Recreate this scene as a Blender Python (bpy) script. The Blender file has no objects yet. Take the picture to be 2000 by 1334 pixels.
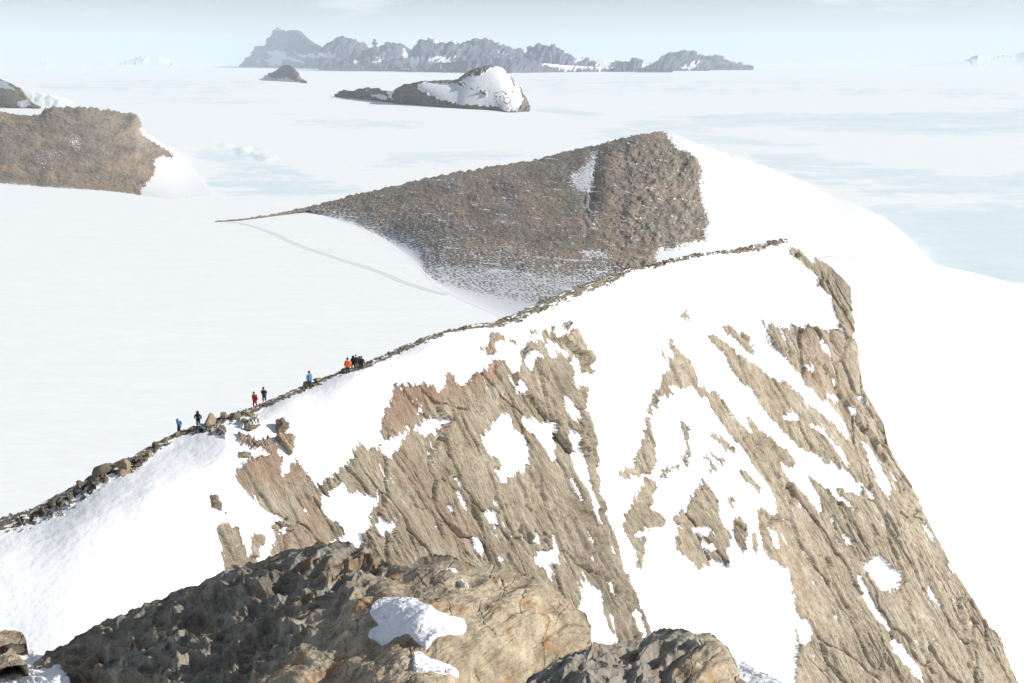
import bpy, bmesh, math, random
import numpy as np
from mathutils import Vector, Matrix
random.seed(7)
sc = bpy.context.scene
C = sc.collection
rad = math.radians

# ------------------------------------------------------------------ camera, world, sun, exposure
PITCH = rad(15.77); F = 2000 * 35 / 36.0
H = 250.0                                   # height of the camera above the ice plain, metres
cam_d = bpy.data.cameras.new('camera'); cam_d.lens = 35; cam_d.sensor_width = 36
cam_d.clip_start = 0.2; cam_d.clip_end = 400000
cam = bpy.data.objects.new('camera', cam_d); C.objects.link(cam)
cam.location = (0, 0, 0); cam.rotation_euler = (rad(90) - PITCH, 0, 0)
sc.camera = cam
sc.view_settings.view_transform = 'Standard'; sc.view_settings.look = 'None'
sc.view_settings.exposure = 0.23; sc.view_settings.gamma = 1; sc.view_settings.use_curve_mapping = False
sc.cycles.use_denoising = True
sc.cycles.max_bounces = 6; sc.cycles.volume_bounces = 2

SUN_AZ, SUN_EL = rad(92), rad(28)           # azimuth clockwise from +Y (the view direction)
sdir = Vector((math.sin(SUN_AZ) * math.cos(SUN_EL), math.cos(SUN_AZ) * math.cos(SUN_EL), math.sin(SUN_EL)))
sun_d = bpy.data.lights.new('sun', 'SUN'); sun_d.energy = 5.0; sun_d.angle = rad(0.5); sun_d.color = (1.0, 0.95, 0.87)
sun = bpy.data.objects.new('sun', sun_d); C.objects.link(sun)
sun.rotation_euler = sdir.to_track_quat('Z', 'Y').to_euler(); sun.location = (300, 0, 300)

w = bpy.data.worlds.new('World'); sc.world = w; w.use_nodes = True
nt = w.node_tree; nt.nodes.clear()
def N(nt, t, **kw):
    n = nt.nodes.new(t)
    for k, v in kw.items(): setattr(n, k, v)
    return n
sky = N(nt, 'ShaderNodeTexSky', sky_type='NISHITA', sun_disc=False, sun_elevation=SUN_EL, sun_rotation=SUN_AZ,
        altitude=1500, air_density=1.0, dust_density=0.5, ozone_density=1.0)
bg = N(nt, 'ShaderNodeBackground'); bg.inputs[1].default_value = 0.065
out = N(nt, 'ShaderNodeOutputWorld')
tc = N(nt, 'ShaderNodeTexCoord'); mp = N(nt, 'ShaderNodeMapping'); mp.inputs['Scale'].default_value = (1, 1, 4.5)
nz = N(nt, 'ShaderNodeTexNoise'); nz.inputs['Scale'].default_value = 4.2; nz.inputs['Detail'].default_value = 7; nz.inputs['Roughness'].default_value = 0.55
rp = N(nt, 'ShaderNodeValToRGB'); rp.color_ramp.elements[0].position = 0.50; rp.color_ramp.elements[1].position = 0.64
rp.color_ramp.elements[0].color = (0, 0, 0, 1); rp.color_ramp.elements[1].color = (.95, .95, .95, 1)
mx = N(nt, 'ShaderNodeMixRGB'); mx.inputs[2].default_value = (10.4, 10.6, 10.7, 1)
L = nt.links.new
L(tc.outputs['Generated'], mp.inputs[0]); L(mp.outputs[0], nz.inputs[0]); L(nz.outputs[0], rp.inputs[0])
sx = N(nt, 'ShaderNodeSeparateXYZ'); L(tc.outputs['Generated'], sx.inputs[0])
hr = N(nt, 'ShaderNodeValToRGB'); hr.color_ramp.elements[0].position = 0.0; hr.color_ramp.elements[0].color = (1, 1, 1, 1); hr.color_ramp.elements[1].position = 0.075; hr.color_ramp.elements[1].color = (0, 0, 0, 1)
L(sx.outputs[2], hr.inputs[0]); mm_ = N(nt, 'ShaderNodeMath', operation='MAXIMUM'); L(hr.outputs[0], mm_.inputs[0]); L(rp.outputs[0], mm_.inputs[1]); L(mm_.outputs[0], mx.inputs[0])
if 0:
    pass
L(sky.outputs[0], mx.inputs[1]); L(mx.outputs[0], bg.inputs[0]); L(bg.outputs[0], out.inputs[0])

# ------------------------------------------------------------------ geometry of the view (to survey the place)
cp, sp = math.cos(PITCH), math.sin(PITCH)
def ray(px, py):
    a = (np.asarray(px, float) - 1000) / F; b = (667 - np.asarray(py, float)) / F
    return a, cp + sp * b, cp * b - sp
def at(px, py, Y):
    """world point seen at pixel (px,py) whose ground distance along the view is Y"""
    x, y, z = ray(px, py); k = np.asarray(Y, float) / y
    return np.stack([x * k, y * k, z * k], -1)
def plainY(py):
    x, y, z = ray(0, py); return H * y / np.maximum(-z, 1e-4)
def tanv(py):
    x, y, z = ray(0, py); return -z / y

# ------------------------------------------------------------------ noise
rng = np.random.RandomState(5)
PERM = rng.permutation(256).astype(np.int64); PERM = np.concatenate([PERM, PERM, PERM])
GR = rng.randn(256, 2); GR /= np.linalg.norm(GR, axis=1)[:, None]
def perlin(x, y, seed=0):
    x = np.asarray(x, float) + seed * 17.31; y = np.asarray(y, float) + seed * 9.17
    xi = np.floor(x).astype(np.int64); yi = np.floor(y).astype(np.int64)
    xf = x - xi; yf = y - yi
    u = xf * xf * xf * (xf * (xf * 6 - 15) + 10); v = yf * yf * yf * (yf * (yf * 6 - 15) + 10)
    def g(i, j, dx, dy):
        h = PERM[PERM[i & 255] + (j & 255)]; q = GR[h]
        return q[..., 0] * dx + q[..., 1] * dy
    a = g(xi, yi, xf, yf); b = g(xi + 1, yi, xf - 1, yf); c = g(xi, yi + 1, xf, yf - 1); d = g(xi + 1, yi + 1, xf - 1, yf - 1)
    return (a + (b - a) * u + (c - a) * v + (a - b - c + d) * u * v) * 1.5
def fbm(x, y, o=5, seed=0, r=.5):
    s = 0; a = 1; n = 0
    for i in range(o):
        s = s + a * perlin(x * 2 ** i, y * 2 ** i, seed + i * 3.7); n += a; a *= r
    return s / n * 1.4
def ridged(x, y, o=5, seed=0, r=.5):
    s = 0; a = 1; n = 0
    for i in range(o):
        s = s + a * (1 - 2 * np.abs(perlin(x * 2 ** i, y * 2 ** i, seed + i * 3.7))); n += a; a *= r
    return s / n
def worley(x, y, seed=0):
    """F1, F2, a random value of the nearest cell"""
    x = np.asarray(x, float) + seed * 31.7; y = np.asarray(y, float) + seed * 11.3
    xi = np.floor(x).astype(np.int64); yi = np.floor(y).astype(np.int64)
    f1 = np.full(x.shape, 9.); f2 = np.full(x.shape, 9.); cid = np.zeros(x.shape)
    for dx in (-1, 0, 1):
        for dy in (-1, 0, 1):
            cx = xi + dx; cy = yi + dy
            h = PERM[PERM[cx & 255] + (cy & 255)]; h2 = PERM[h + 57]
            d = np.sqrt((cx + (h + .5) / 256 - x) ** 2 + (cy + (h2 + .5) / 256 - y) ** 2)
            m = d < f1
            f2 = np.where(m, f1, np.minimum(f2, d)); cid = np.where(m, PERM[h2 + 101] / 256., cid); f1 = np.where(m, d, f1)
    return f1, f2, cid
def sstep(a, b, x):
    t = np.clip((x - a) / (b - a), 0, 1); return t * t * (3 - 2 * t)

# ------------------------------------------------------------------ traced maps: where rock and snow lie
class Chart:
    """a survey map over [x0,x1]x[y0,y1] painted with polygons, later read at points"""
    def __init__(s, x0, y0, x1, y1, v=0.):
        s.x0, s.y0 = x0, y0; s.a = np.full((int(y1 - y0), int(x1 - x0)), float(v), np.float32)
    def poly(s, pts, val):
        p = np.array(pts, float) - (s.x0, s.y0); h, w_ = s.a.shape
        x0 = max(int(p[:, 0].min()) - 1, 0); x1 = min(int(p[:, 0].max()) + 2, w_)
        y0 = max(int(p[:, 1].min()) - 1, 0); y1 = min(int(p[:, 1].max()) + 2, h)
        if x1 <= x0 or y1 <= y0: return
        yy, xx = np.mgrid[y0:y1, x0:x1].astype(np.float32) + .5
        ins = np.zeros(xx.shape, bool); n = len(p)
        for i in range(n):
            ax, ay = p[i]; bx, by = p[(i + 1) % n]
            if ay == by: continue
            r0 = max(int(math.floor(min(ay, by) - y0)) - 1, 0); r1 = min(int(max(ay, by) - y0) + 2, y1 - y0)
            if r1 <= r0: continue
            Y = yy[r0:r1]; X = xx[r0:r1]
            ins[r0:r1] ^= ((ay > Y) != (by > Y)) & (X < (bx - ax) * (Y - ay) / (by - ay) + ax)
        s.a[y0:y1, x0:x1][ins] = val
    def blur(s, r):
        a = s.a
        for _ in range(2):
            for ax in (0, 1):
                k = 2 * r + 1
                pad = [(0, 0), (0, 0)]; pad[ax] = (r + 1, r)
                c = np.cumsum(np.pad(a, pad, 'edge'), axis=ax, dtype=np.float64)
                a = (c[k:] - c[:-k] if ax == 0 else c[:, k:] - c[:, :-k]) / k
        b = Chart(0, 0, 1, 1); b.x0, b.y0, b.a = s.x0, s.y0, a.astype(np.float32); return b
    def read(s, px, py):
        h, w_ = s.a.shape
        x = np.clip(px - s.x0 - .5, 0, w_ - 1.001); y = np.clip(py - s.y0 - .5, 0, h - 1.001)
        xi = x.astype(int); yi = y.astype(int); fx = x - xi; fy = y - yi; a = s.a
        return (a[yi, xi] * (1 - fx) + a[yi, xi + 1] * fx) * (1 - fy) + (a[yi + 1, xi] * (1 - fx) + a[yi + 1, xi + 1] * fx) * fy
def zone(ox, oy, s, pts): return [(ox + x / s, oy + y / s) for x, y in pts]

class TPS:
    """smooth surface through surveyed points (px, py, distance)"""
    def __init__(s, pts):
        p = np.array(pts, float); s.c = p[:, :2] / 500.; n = len(p)
        K = s.U(np.linalg.norm(s.c[:, None] - s.c[None], axis=2)) + np.eye(n) * 2e-4
        P = np.hstack([np.ones((n, 1)), s.c]); A = np.zeros((n + 3, n + 3)); A[:n, :n] = K; A[:n, n:] = P; A[n:, :n] = P.T
        s.w = np.linalg.solve(A, np.concatenate([np.log(p[:, 2]), np.zeros(3)]))
    @staticmethod
    def U(r): return r * r * np.log(r + 1e-9)
    def __call__(s, px, py):
        px = np.asarray(px, float); q = np.stack([px.ravel(), np.asarray(py, float).ravel()], -1) / 500.
        o = s.w[len(s.c)] + q @ s.w[-2:]
        for i in range(0, len(q), 60000):
            d = np.sqrt(((q[i:i + 60000, None] - s.c[None]) ** 2).sum(2)); o[i:i + 60000] += s.U(d) @ s.w[:len(s.c)]
        return np.exp(o).reshape(px.shape)

# ------------------------------------------------------------------ mesh helpers
def tag(o, label=None, cat=None, group=None, kind=None):
    if label: o['label'] = label
    if cat: o['category'] = cat
    if group: o['group'] = group
    if kind: o['kind'] = kind
    return o
def mesh_np(name, v, faces, mat=None, attrs=None, smooth=True, parent=None):
    """faces: (n,3) or (n,4) array"""
    me = bpy.data.meshes.new(name); v = np.ascontiguousarray(v, np.float32).reshape(-1, 3); k = faces.shape[1]
    me.vertices.add(len(v)); me.vertices.foreach_set('co', v.ravel())
    me.loops.add(faces.size); me.loops.foreach_set('vertex_index', faces.astype(np.int32).ravel())
    me.polygons.add(len(faces)); me.polygons.foreach_set('loop_start', np.arange(0, faces.size, k, dtype=np.int32))
    me.polygons.foreach_set('loop_total', np.full(len(faces), k, np.int32))
    me.update(calc_edges=True)
    if smooth is True: me.polygons.foreach_set('use_smooth', np.ones(len(faces), bool))
    elif smooth is not False: me.polygons.foreach_set('use_smooth', smooth)
    for nm, a in (attrs or {}).items():
        if a.ndim == 1: at_ = me.attributes.new(nm, 'FLOAT', 'POINT'); at_.data.foreach_set('value', a.astype(np.float32))
        else: at_ = me.attributes.new(nm, 'FLOAT_VECTOR', 'POINT'); at_.data.foreach_set('vector', a.astype(np.float32).ravel())
    if mat: me.materials.append(mat)
    o = bpy.data.objects.new(name, me); C.objects.link(o)
    if parent: o.parent = parent
    return o
def gridfaces(nr, nc, keep=None):
    i = np.arange(nr - 1)[:, None] * nc + np.arange(nc - 1)[None]
    f = np.stack([i, i + nc, i + nc + 1, i + 1], -1)
    if keep is not None:
        k = keep[:-1, :-1] | keep[1:, :-1] | keep[:-1, 1:] | keep[1:, 1:]
        return f[k]
    return f.reshape(-1, 4)
def compact(v, f, attrs):
    u, inv = np.unique(f, return_inverse=True)
    return v[u], inv.reshape(f.shape), {k: a[u] for k, a in attrs.items()}
def gnormals(P):
    dr = np.gradient(P, axis=0); dc = np.gradient(P, axis=1)
    n = np.cross(dr, dc); n /= np.linalg.norm(n, axis=2)[..., None] + 1e-12
    flip = (n * -P).sum(2) < 0                 # turned towards the camera at the origin
    n[flip] *= -1; return n

def ruled(keys, nu, nv, tpow=1.0):
    """keys: (topx, topy, botx, boty[, value]) -> pixel grids (nv+1, nu+1) and t, value"""
    k = np.array(keys, float); d = np.concatenate([[0], np.cumsum(np.hypot(np.diff(k[:, 0]), np.diff(k[:, 1])) + .15 * np.hypot(np.diff(k[:, 2]), np.diff(k[:, 3])))])
    s = np.linspace(0, d[-1], nu + 1); c = [np.interp(s, d, k[:, j]) for j in range(k.shape[1])]
    t = np.linspace(0, 1, nv + 1)[:, None] ** tpow
    return c[0][None] * (1 - t) + c[2][None] * t, c[1][None] * (1 - t) + c[3][None] * t, np.broadcast_to(t, (nv + 1, nu + 1)), c[4:] 
def backside(top, steps, slope, zmin=None, dirv=None):
    """rows behind a crest, falling away from it"""
    rows = []
    for r in steps[::-1]:
        q = top.copy()
        if dirv is None:
            d = top[:, :2] / np.linalg.norm(top[:, :2], axis=1)[:, None]
        else: d = np.broadcast_to(np.array(dirv) / np.linalg.norm(dirv), (len(top), 2))
        q[:, :2] += d * r; q[:, 2] -= r * slope
        if zmin is not None: q[:, 2] = np.maximum(q[:, 2], zmin)
        rows.append(q)
    return np.stack(rows)

# ------------------------------------------------------------------ materials
def ramp(nt, fac, stops):
    r = N(nt, 'ShaderNodeValToRGB'); e = r.color_ramp.elements
    while len(e) < len(stops): e.new(.5)
    for i, (p, c) in enumerate(stops):
        e[i].position = p; e[i].color = (c, c, c, 1) if isinstance(c, (int, float)) else (*c, 1)
    nt.links.new(fac, r.inputs[0]); return r.outputs[0]
def math_(nt, op, a, b=None, c=None, clamp=False):
    m = N(nt, 'ShaderNodeMath', operation=op, use_clamp=clamp)
    for i, v in enumerate((a, b, c)):
        if v is None: continue
        if isinstance(v, (int, float)): m.inputs[i].default_value = v
        else: nt.links.new(v, m.inputs[i])
    return m.outputs[0]
def noise(nt, vec, scale, detail=4, rough=.55, mscale=(1, 1, 1), dist=0, typ=None):
    m = N(nt, 'ShaderNodeMapping'); m.inputs['Scale'].default_value = mscale; nt.links.new(vec, m.inputs[0])
    n = N(nt, 'ShaderNodeTexNoise')
    n.inputs['Scale'].default_value = scale; n.inputs['Detail'].default_value = detail; n.inputs['Roughness'].default_value = rough; n.inputs['Distortion'].default_value = dist
    nt.links.new(m.outputs[0], n.inputs[0]); return n.outputs[0]
def mixc(nt, f, a, b, blend='MIX'):
    m = N(nt, 'ShaderNodeMixRGB', blend_type=blend)
    for i, v in enumerate((f, a, b)):
        if isinstance(v, (int, float)): m.inputs[i].default_value = v
        elif isinstance(v, tuple): m.inputs[i].default_value = (*v, 1)
        else: nt.links.new(v, m.inputs[i])
    return m.outputs[0]
def newmat(name):
    m = bpy.data.materials.new(name); m.use_nodes = True; nt = m.node_tree
    b = nt.nodes['Principled BSDF']; return m, nt, b
def attr(nt, name, vec=False):
    a = N(nt, 'ShaderNodeAttribute', attribute_name=name); return a.outputs['Vector'] if vec else a.outputs['Fac']
SNOW = (.80, .815, .84)
def rocksnow(name, cols, stretch=(3.3, .5, 1), bump_m=.15, bump_s=.5, edge=.30, snow=SNOW, red=(.33, .22, .16), grey=(.12, .11, .09), crack=.5, fine=1.0, bands=(1.1, .05, .75)):
    m, nt, b = newmat(name); st = attr(nt, 'st', True); L = nt.links.new
    n1 = noise(nt, st, .35, 6, .6, (stretch[0] * .4, stretch[1] * .8, 1), .3)
    n2 = noise(nt, st, 1.4 * fine, 6, .65, stretch)
    n3 = noise(nt, st, 7 * fine, 3, .7)
    base = ramp(nt, math_(nt, 'ADD', math_(nt, 'MULTIPLY', n1, .6), math_(nt, 'MULTIPLY', n2, .4)), cols)
    base = mixc(nt, attr(nt, 'red'), base, mixc(nt, n2, red, tuple(min(1, c * 1.25) for c in red)))
    base = mixc(nt, math_(nt, 'MULTIPLY', attr(nt, 'grey'), .85), base, mixc(nt, .55, base, grey))
    n4 = noise(nt, st, 1., 5, .6, (bands[0], bands[1], 1), .15)
    base = mixc(nt, bands[2], base, ramp(nt, n4, [(.32, .50), (.45, .92), (.6, 1.0), (.7, 1.22)]), 'MULTIPLY')
    base = mixc(nt, crack, base, ramp(nt, n2, [(.3, .72), (.6, 1.1)]), 'MULTIPLY')
    base = mixc(nt, .45, base, ramp(nt, n3, [(.3, .6), (.7, 1.3)]), 'MULTIPLY')
    v = math_(nt, 'ADD', attr(nt, 'rock'), math_(nt, 'MULTIPLY', math_(nt, 'SUBTRACT', math_(nt, 'ADD', math_(nt, 'MULTIPLY', n2, .6), math_(nt, 'MULTIPLY', n3, .4)), .5), edge))
    mask = ramp(nt, v, [(.475, 0.), (.525, 1.)])
    col = mixc(nt, mask, snow, base); L(col, b.inputs['Base Color'])
    b.inputs['Roughness'].default_value = .85; b.inputs['Specular IOR Level'].default_value = .25
    hgt = math_(nt, 'MULTIPLY', mask, math_(nt, 'ADD', math_(nt, 'MULTIPLY', n2, 1.), math_(nt, 'MULTIPLY', n3, .35)))
    sn = noise(nt, st, .8, 4, .5, (.6, 1.2, 1))
    hgt = math_(nt, 'ADD', hgt, math_(nt, 'MULTIPLY', math_(nt, 'MULTIPLY', math_(nt, 'SUBTRACT', 1, mask), sn), .28))
    bp = N(nt, 'ShaderNodeBump'); bp.inputs['Strength'].default_value = bump_s; bp.inputs['Distance'].default_value = bump_m
    L(hgt, bp.inputs['Height']); L(bp.outputs[0], b.inputs['Normal'])
    return m

TAN = [(.30, (.20, .16, .115)), (.42, (.34, .28, .205)), (.53, (.44, .375, .285)), (.66, (.53, .48, .39))]
mat_cliff = rocksnow('cliff_rock_and_snow', TAN, bump_m=.40, bump_s=1.0, crack=1.0)
BRN = [(.3, (.17, .145, .12)), (.5, (.285, .246, .202)), (.7, (.41, .36, .305))]
mat_scree = rocksnow('brown_scree_and_snow', BRN, stretch=(1.6, 1.6, 1), bump_m=.35, bump_s=.5, red=(.35, .27, .20), grey=(.13, .125, .12), edge=.42, fine=1.6, bands=(.25, .5, .55))
GRY = [(.3, (.15, .125, .10)), (.5, (.21, .18, .15)), (.7, (.30, .26, .21))]
mat_nunatak = rocksnow('grey_rock_and_snow', GRY, stretch=(2, 1.2, 1), bump_m=2, bump_s=.7, edge=.35, fine=2)
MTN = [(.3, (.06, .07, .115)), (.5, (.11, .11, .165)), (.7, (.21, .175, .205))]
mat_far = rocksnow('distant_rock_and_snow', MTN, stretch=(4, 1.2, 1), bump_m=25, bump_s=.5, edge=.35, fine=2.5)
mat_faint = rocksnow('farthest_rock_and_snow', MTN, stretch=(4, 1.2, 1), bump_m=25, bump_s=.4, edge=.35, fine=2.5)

mat_tan_far = rocksnow('tan_knoll_rock', TAN, stretch=(2, .8, 1), bump_m=2, bump_s=.6, edge=.3, fine=2)
def rockmat(name, cols, scale=1., bump=.02, spots=None, lichen=None):
    m, nt, b = newmat(name); t = N(nt, 'ShaderNodeTexCoord').outputs['Object']; L = nt.links.new
    n1 = noise(nt, t, 1.2 * scale, 6, .6, (1, 1, 1.6), .6); n2 = noise(nt, t, 9 * scale, 7, .68, (1, 1, 1.5)); n3 = noise(nt, t, 60 * scale, 3, .7)
    base = ramp(nt, math_(nt, 'ADD', math_(nt, 'MULTIPLY', n1, .6), math_(nt, 'MULTIPLY', n2, .4)), cols)
    if lichen: base = mixc(nt, ramp(nt, noise(nt, t, 2.6 * scale, 5, .6, (1, 1, 1), .5), [(.55, 0.), (.68, .75)]), base, lichen)
    base = mixc(nt, .5, base, ramp(nt, n2, [(.3, .6), (.65, 1.2)]), 'MULTIPLY')
    base = mixc(nt, .5, base, ramp(nt, n3, [(.3, .6), (.7, 1.35)]), 'MULTIPLY')
    L(base, b.inputs['Base Color']); b.inputs['Roughness'].default_value = .88; b.inputs['Specular IOR Level'].default_value = .25
    bp = N(nt, 'ShaderNodeBump'); bp.inputs['Strength'].default_value = .8; bp.inputs['Distance'].default_value = bump
    h = math_(nt, 'ADD', n2, math_(nt, 'MULTIPLY', n3, .25)); L(h, bp.inputs['Height']); L(bp.outputs[0], b.inputs['Normal'])
    return m
mat_boulder = rockmat('tan_boulder_rock', [(.3, (.17, .13, .085)), (.5, (.31, .245, .165)), (.7, (.42, .35, .26))], 1.2, .08, lichen=(.30, .16, .06))
mat_dark = rockmat('dark_ridge_rock', [(.3, (.07, .06, .05)), (.5, (.13, .105, .08)), (.7, (.22, .17, .12))], 1, .08)
mat_mid = rockmat('brown_ridge_rock', [(.3, (.12, .10, .07)), (.5, (.23, .185, .13)), (.7, (.34, .28, .21))], 1.2, .08)
mat_rub = rockmat('ridge_rubble', [(.3, (.06, .052, .042)), (.5, (.125, .10, .075)), (.7, (.24, .19, .135))], 1.2, .08)
mat_scr1 = rockmat('scree_stone', BRN, .3, .1)

def snowmat(name, scale, bump, col=SNOW):
    m, nt, b = newmat(name); t = N(nt, 'ShaderNodeTexCoord').outputs['Object']
    n = noise(nt, t, scale, 7, .6, (.6, 1.3, 1)); n2 = noise(nt, t, scale * 14, 4, .6)
    b.inputs['Base Color'].default_value = (*col, 1); b.inputs['Roughness'].default_value = .8; b.inputs['Specular IOR Level'].default_value = .2
    bp = N(nt, 'ShaderNodeBump'); bp.inputs['Strength'].default_value = .6; bp.inputs['Distance'].default_value = bump
    nt.links.new(math_(nt, 'ADD', n, math_(nt, 'MULTIPLY', n2, .2)), bp.inputs['Height']); nt.links.new(bp.outputs[0], b.inputs['Normal'])
    return m
mat_snowpatch = snowmat('near_snow', 5, .005)
mat_slope = snowmat('slope_snow', .05, 1.6)

# ------------------------------------------------------------------ sea of ice
def build_plain():
    rows = np.concatenate([124.0 + np.linspace(0, 1, 60) ** 1.6 * 36, np.arange(162, 1500, 3.)])
    cols = np.concatenate([np.arange(-1200, -260, 20.), np.arange(-260, 2261, 5.), np.arange(2270, 3200, 20.)])
    PX, PY = np.meshgrid(cols, rows); PX2 = PX
    Yv = plainY(rows)[:, None]
    P = at(PX2, PY, np.broadcast_to(Yv, PX.shape)); P[..., 2] = -H
    ch = Chart(-260, 100, 2260, 1520, 0.0)
    S = lambda v, *p: ch.poly(p, v)
    # blue ice and wind-scoured bands, as surveyed from the photograph
    S(.30, (-260, 138), (300, 137), (640, 150), (900, 158), (640, 168), (250, 164), (-260, 160))
    S(.62, (60, 168), (220, 160), (420, 162), (640, 170), (470, 178), (230, 182), (90, 178))
    S(.45, (200, 195), (420, 188), (640, 196), (500, 206), (260, 206))
    S(.60, (470, 232), (560, 222), (700, 228), (840, 240), (820, 252), (640, 250), (520, 244))
    S(.55, (1000, 150), (1300, 148), (1700, 152), (2260, 156), (2260, 166), (1700, 162), (1200, 170), (1030, 166))
    S(.62, (1010, 174), (1400, 172), (2260, 180), (2260, 200), (1800, 190), (1450, 184), (1020, 186))
    S(.68, (1180, 232), (1400, 222), (1700, 212), (2260, 205), (2260, 262), (1800, 268), (1500, 252), (1270, 250))
    S(.70, (1090, 262), (1200, 252), (1330, 256), (1500, 270), (1640, 282), (1500, 290), (1380, 275), (1150, 270))
    S(.72, (1460, 305), (1560, 300), (1700, 318), (1860, 338), (2260, 330), (2260, 380), (1950, 388), (1700, 384), (1590, 362), (1500, 334))
    S(.78, (1640, 442), (1700, 402), (1790, 398), (2260, 392), (2260, 640), (2000, 640), (1830, 524), (1800, 500), (1730, 470))
    S(.95, (1790, 420), (1900, 412), (2260, 415), (2260, 720), (1990, 640), (1850, 540), (1815, 500), (1770, 450))
    S(.80, (420, 330), (470, 318), (560, 326), (640, 342), (720, 358), (700, 376), (600, 388), (440, 386), (405, 372), (395, 350))
    S(.66, (360, 298), (430, 285), (500, 296), (560, 312), (500, 322), (400, 318))
    S(.74, (745, 305), (860, 294), (1000, 298), (1080, 300), (960, 316), (860, 320), (760, 318))
    S(.60, (650, 318), (760, 322), (860, 330), (820, 340), (700, 336))
    b = ch.blur(7)
    u = PX / 130.; v = np.log(Yv) * 9 + 0 * PX
    nn = fbm(u * .8, v * 1.6, 5, 3) * .5 + fbm(P[..., 0] / 180., P[..., 1] / 70., 4, 8) * .35
    ice = b.read(PX + 14 * perlin(PX / 60., PY / 12., 2), PY + 3 * perlin(PX / 80., PY / 9., 6)) 
    ice = ice + (nn * .75 + .35 * fbm(PX / 45., PY / 2.6, 5, 13, .6) * (PY < 420)) * sstep(.05, .35, ice)
    # windscoop beside the small nunatak: its shading painted in as ice tint, the surface stays flat
    d = np.exp(-(((PX - 1110) / 95.) ** 2 + ((PY - 219 - (PX - 1110) * .075) / 7.) ** 2))
    P[..., 2] -= d * 0
    # swell: long low undulations
    P[..., 2] += 3.0 * fbm(P[..., 0] / 1500., P[..., 1] / 900., 3, 4) * sstep(1500, 6000, P[..., 1])
    # ragged ice fall on the left and pressure ridges right of the scree hill
    m = np.exp(-((PX - 92) / 38.) ** 4 - ((PY - 196 - (PX - 92) * .22) / 10.) ** 4)
    P[..., 2] += m * np.abs(ridged(PX / 7., PY / 6., 3, 5)) * 26
    m2 = np.exp(-((PX - 1740) / 70.) ** 4 - ((PY - 470 - (PX - 1740) * .45) / 34.) ** 4)
    P[..., 2] += m2 * np.maximum(ridged(P[..., 0] / 16., P[..., 1] / 22., 4, 15), 0) * 1.6
    m3 = np.exp(-((PX - 480) / 60.) ** 4 - ((PY - 298 - (PX - 480) * .2) / 10.) ** 4)
    P[..., 2] += m3 * fbm(P[..., 0] / 60., P[..., 1] / 90., 4, 5) * 8
    ice = np.clip(ice, 0, 1)
    ice = np.maximum(ice, m * .75); ice = np.maximum(ice, d * .95)  # ice fall colour, then the windscoop's painted shading
    v3 = P.reshape(-1, 3); f = gridfaces(*PX.shape)
    # the country outside the view, coarser and a little lower
    ang = np.linspace(0, 2 * math.pi, 97)[:-1]; rr = np.geomspace(30, 84000, 40)
    disc = np.stack([np.cos(ang)[None] * rr[:, None], np.sin(ang)[None] * rr[:, None], np.full((40, 96), -H - 14.)], -1).reshape(-1, 3)
    i = np.arange(39)[:, None] * 96 + np.arange(96)[None]; j = np.arange(39)[:, None] * 96 + (np.arange(96)[None] + 1) % 96
    fd = np.stack([i, i + 96, j + 96, j], -1).reshape(-1, 4) + len(v3)
    cen = np.array([[0, 0, -H - 14.]]); 
    m, nt, bs = newmat('ice_and_wind_packed_snow'); t = N(nt, 'ShaderNodeTexCoord').outputs['Object']; Lk = nt.links.new
    a = attr(nt, 'ice')  # blue ice, plus the windscoop's painted shading
    s1 = noise(nt, t, .012, 9, .62, (.45, 1.3, 1), .4); s2 = noise(nt, t, .15, 6, .6, (.5, 1.6, 1)); s0 = noise(nt, t, .0016, 8, .6, (.35, 1.5, 1), .3)
    k = math_(nt, 'ADD', a, math_(nt, 'MULTIPLY', math_(nt, 'SUBTRACT', math_(nt, 'ADD', math_(nt, 'MULTIPLY', s1, .5), math_(nt, 'MULTIPLY', s0, .5)), .5), 2.6))
    msk = ramp(nt, k, [(.36, 0.), (.56, 1.)])
    icec = ramp(nt, a, [(.45, (.80, .865, .885)), (1., (.71, .80, .85))])
    col = mixc(nt, msk, (.885, .91, .915), icec)
    col = mixc(nt, .4, col, ramp(nt, s2, [(.3, .90), (.7, 1.06)]), 'MULTIPLY')
    col = mixc(nt, .35, col, ramp(nt, noise(nt, t, .035, 7, .65, (.3, 1.8, 1), .5), [(.35, .93), (.65, 1.04)]), 'MULTIPLY')
    Lk(col, bs.inputs['Base Color']); bs.inputs['Roughness'].default_value = .6; bs.inputs['Specular IOR Level'].default_value = .25
    h = math_(nt, 'ADD', math_(nt, 'MULTIPLY', s1, 1.), math_(nt, 'MULTIPLY', s2, .25))
    bp = N(nt, 'ShaderNodeBump'); bp.inputs['Strength'].default_value = .7; bp.inputs['Distance'].default_value = 1.6
    Lk(h, bp.inputs['Height']); Lk(bp.outputs[0], bs.inputs['Normal'])
    o = mesh_np('ice_plain', np.concatenate([v3, disc]), np.concatenate([f, fd]), m, {'ice': np.concatenate([ice.ravel(), np.zeros(len(disc))])})
    tag(o, 'flat white ice plain with pale blue bands reaching the horizon', kind='structure')
build_plain()

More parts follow.
